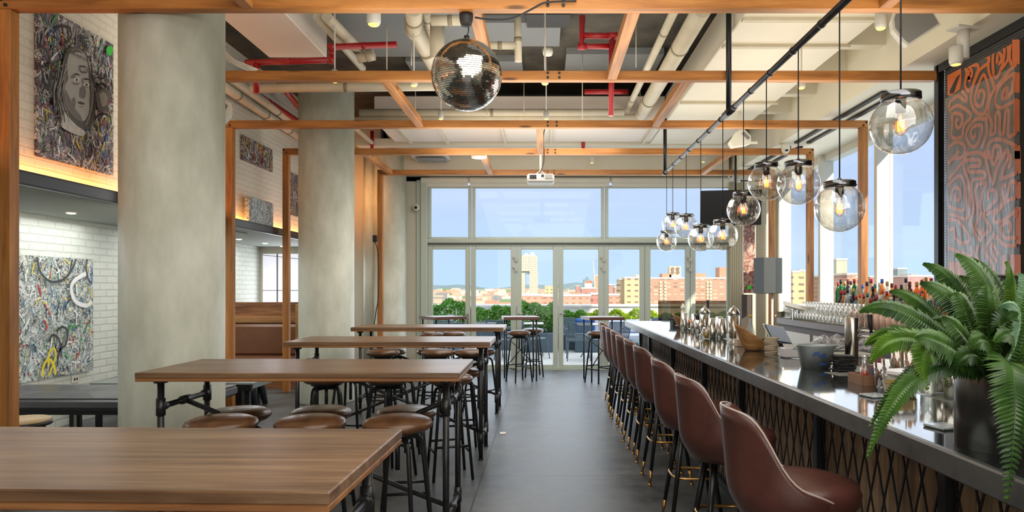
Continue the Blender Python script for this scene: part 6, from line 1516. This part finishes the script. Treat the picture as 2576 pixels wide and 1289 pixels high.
bld(1366, 1393, 747, 440, 22, FB2, 'low brown brick block left of the middle door post')
bld(1371, 1393, 721, 900, 22, FC, 'small cream block right of the tall pale tower')
bld(1417, 1486, 746, 430, 22, FB2, 'low brown brick block behind the fourth door', top=[(1440, 1460, 739, orb)])
bld(1463, 1500, 727, 600, 22, FR_, 'dusky red brick block under the white and orange turret', top=[])
bld(1487, 1506, 742, 460, 22, FR_, 'red brick block beside the fourth door post', top=[])
bld(1495, 1504, 695, 900, 10, orb, 'slim orange brick tower under the construction crane')
t = thing('turret_building', 'white building with orange dome-like roof and grey tower behind', 'building', P(1480, 726, 900))
MB().bx(hx(1472, 900), hx(1490, 900), 900, 915, GZ, EYE-(712-VY)*900/F).build('wall', M['white'], t, True)
MB().add([P(1472, 712, 899), P(1493, 712, 899), P(1489, 707, 904), P(1477, 707, 904)], [[0, 1, 2, 3]]).bx(hx(1477, 905), hx(1489, 905), 904, 912, EYE-(712-VY)*905/F, EYE-(707-VY)*905/F).build('roof', red_, t, True)
MB().bx(hx(1468, 940), hx(1484, 940), 940, 955, GZ, EYE-(703-VY)*940/F).bx(hx(1474, 942), hx(1480, 942), 942, 950, 0, EYE-(697-VY)*940/F).build('grey_tower', glb, t, True)
t = thing('construction_crane', 'thin pale construction crane mast above the city', 'crane', P(1495, 700, 895))
MB().tube([Vector((P(1496, 712, 895).x, 895, GZ)), P(1496, 712, 895), P(1492, 655, 895)], [.9, .9, .3], 4).tube([P(1494, 690, 895), P(1497, 700, 895)], .5, 4).build('mast', crm, t, True)
t = thing('tall_tower', 'tall pale tower with a rectangular gap through its lower left', 'tower', P(1332, 742, 800))
d = 800; X = lambda a: hx(a, d); Z_ = lambda y: EYE-(y-VY)*d/F
MB().bx(X(1312), X(1352), d, d+14, Z_(683), Z_(644)).bx(X(1332), X(1353), d, d+14, GZ, Z_(683)).bx(X(1312), X(1321), d, d+14, GZ, Z_(687)).build('facade', FW, t, True)
MB().bx(X(1312), X(1332), d+2, d+12, Z_(690), Z_(683)).build('bridge', glb, t, True)
MB().bx(X(1316), X(1347), d+2, d+12, Z_(644), Z_(641)).bx(X(1335), X(1344), d+2, d+10, Z_(641), Z_(635)).bx(X(1321), X(1328), d+2, d+10, Z_(641), Z_(637)).build('roof_plant', mat_roof, t, True)
bld(1532, 1541, 718, 700, 15, FR_, 'small red block at the left of the fifth door'); bld(1541, 1556, 718, 1000, 15, glb, 'blue grey office block left of the cream slab'); bld(1546, 1557, 724, 640, 15, orb, 'orange brick block below the blue grey office'); bld(1532, 1558, 744, 450, 15, FB2, 'low orange brick row left of the cream slab')
bld(1449, 1458, 720, 1500, 20, FR_, 'twin red spired church block on the skyline', 'church')
# through the right windows
bld(1994, 2012, 686, 420, 20, FC, 'hazy cream block, leftmost through the right windows'); bld(2012, 2045, 684, 430, 20, FC, 'hazy cream block behind the left cedar post on the right')
bld(2045, 2074, 698, 500, 20, FB2, 'hazy brown block between cedar post and first mullion'); bld(2104, 2131, 655, 480, 20, mat('pale green slab', linc(196, 200, 176), .8), 'tall pale green slab tower through the right windows')
bld(2131, 2165, 692, 430, 20, FB, 'orange brick block left of the right cedar post'); bld(2188, 2222, 698, 600, 20, FR_, 'hazy mauve block right of the cedar post'); bld(2258, 2282, 678, 560, 20, glb, 'pale green office tower before the wire screen'); bld(2284, 2345, 697, 450, 20, FR_, 'hazy pink block beside the wire screen', top=[(2292, 2310, 690, orb)])
# low rise city
mats_ = [mat('city tone %d' % i, c, .8) for i, c in enumerate([linc(214, 196, 178), linc(210, 168, 146), linc(222, 212, 200), linc(180, 162, 148), linc(204, 152, 128), linc(140, 144, 148), linc(206, 178, 152), linc(120, 148, 104)])]
unit = {}
random.seed(33)
for xa, xb, rows_, cnt in ((1078, 1562, 17, 240), (1990, 2345, 5, 50)):
    made = 0; d = 880.0
    for k in range(rows_):
        px = xa+random.uniform(0, 20)
        while px < xb and made < cnt*(k+1)/rows_:
            w_ = random.uniform(9, 26)*(.7+d/2400); pw = w_*F/d; h = random.uniform(7, 17)*(.8+d/4500); mi = random.choice([0, 1, 2, 2, 3, 4, 5, 6, 0, 1, 7])
            if mi not in unit:
                o = MB().bx(-.5, .5, 0, 1, 0, 1).build('distant_house', mats_[mi], None, loc=(0, 0, 0)); unit[mi] = o
            else: o = unit[mi].copy(); COL.objects.link(o)
            o.location = (hx(px+pw/2, d), d, GZ); o.scale = (w_, w_*.5, h)
            pane = 'through the right windows' if px > 1900 else 'behind the %s glass door' % ORD[min(5, max(0, int((px-1075)/110)))]
            tag(o, '%s low house in the %s city, %s' % (('pale beige', 'brick red', 'off-white', 'taupe', 'terracotta', 'grey', 'sandy', 'green-topped')[mi], 'nearer' if d < 1500 else 'middle' if d < 3000 else 'hazy', pane), 'building', 'low buildings of the distant city')
            px += pw+random.uniform(2, 14); made += 1
        d *= 1.125
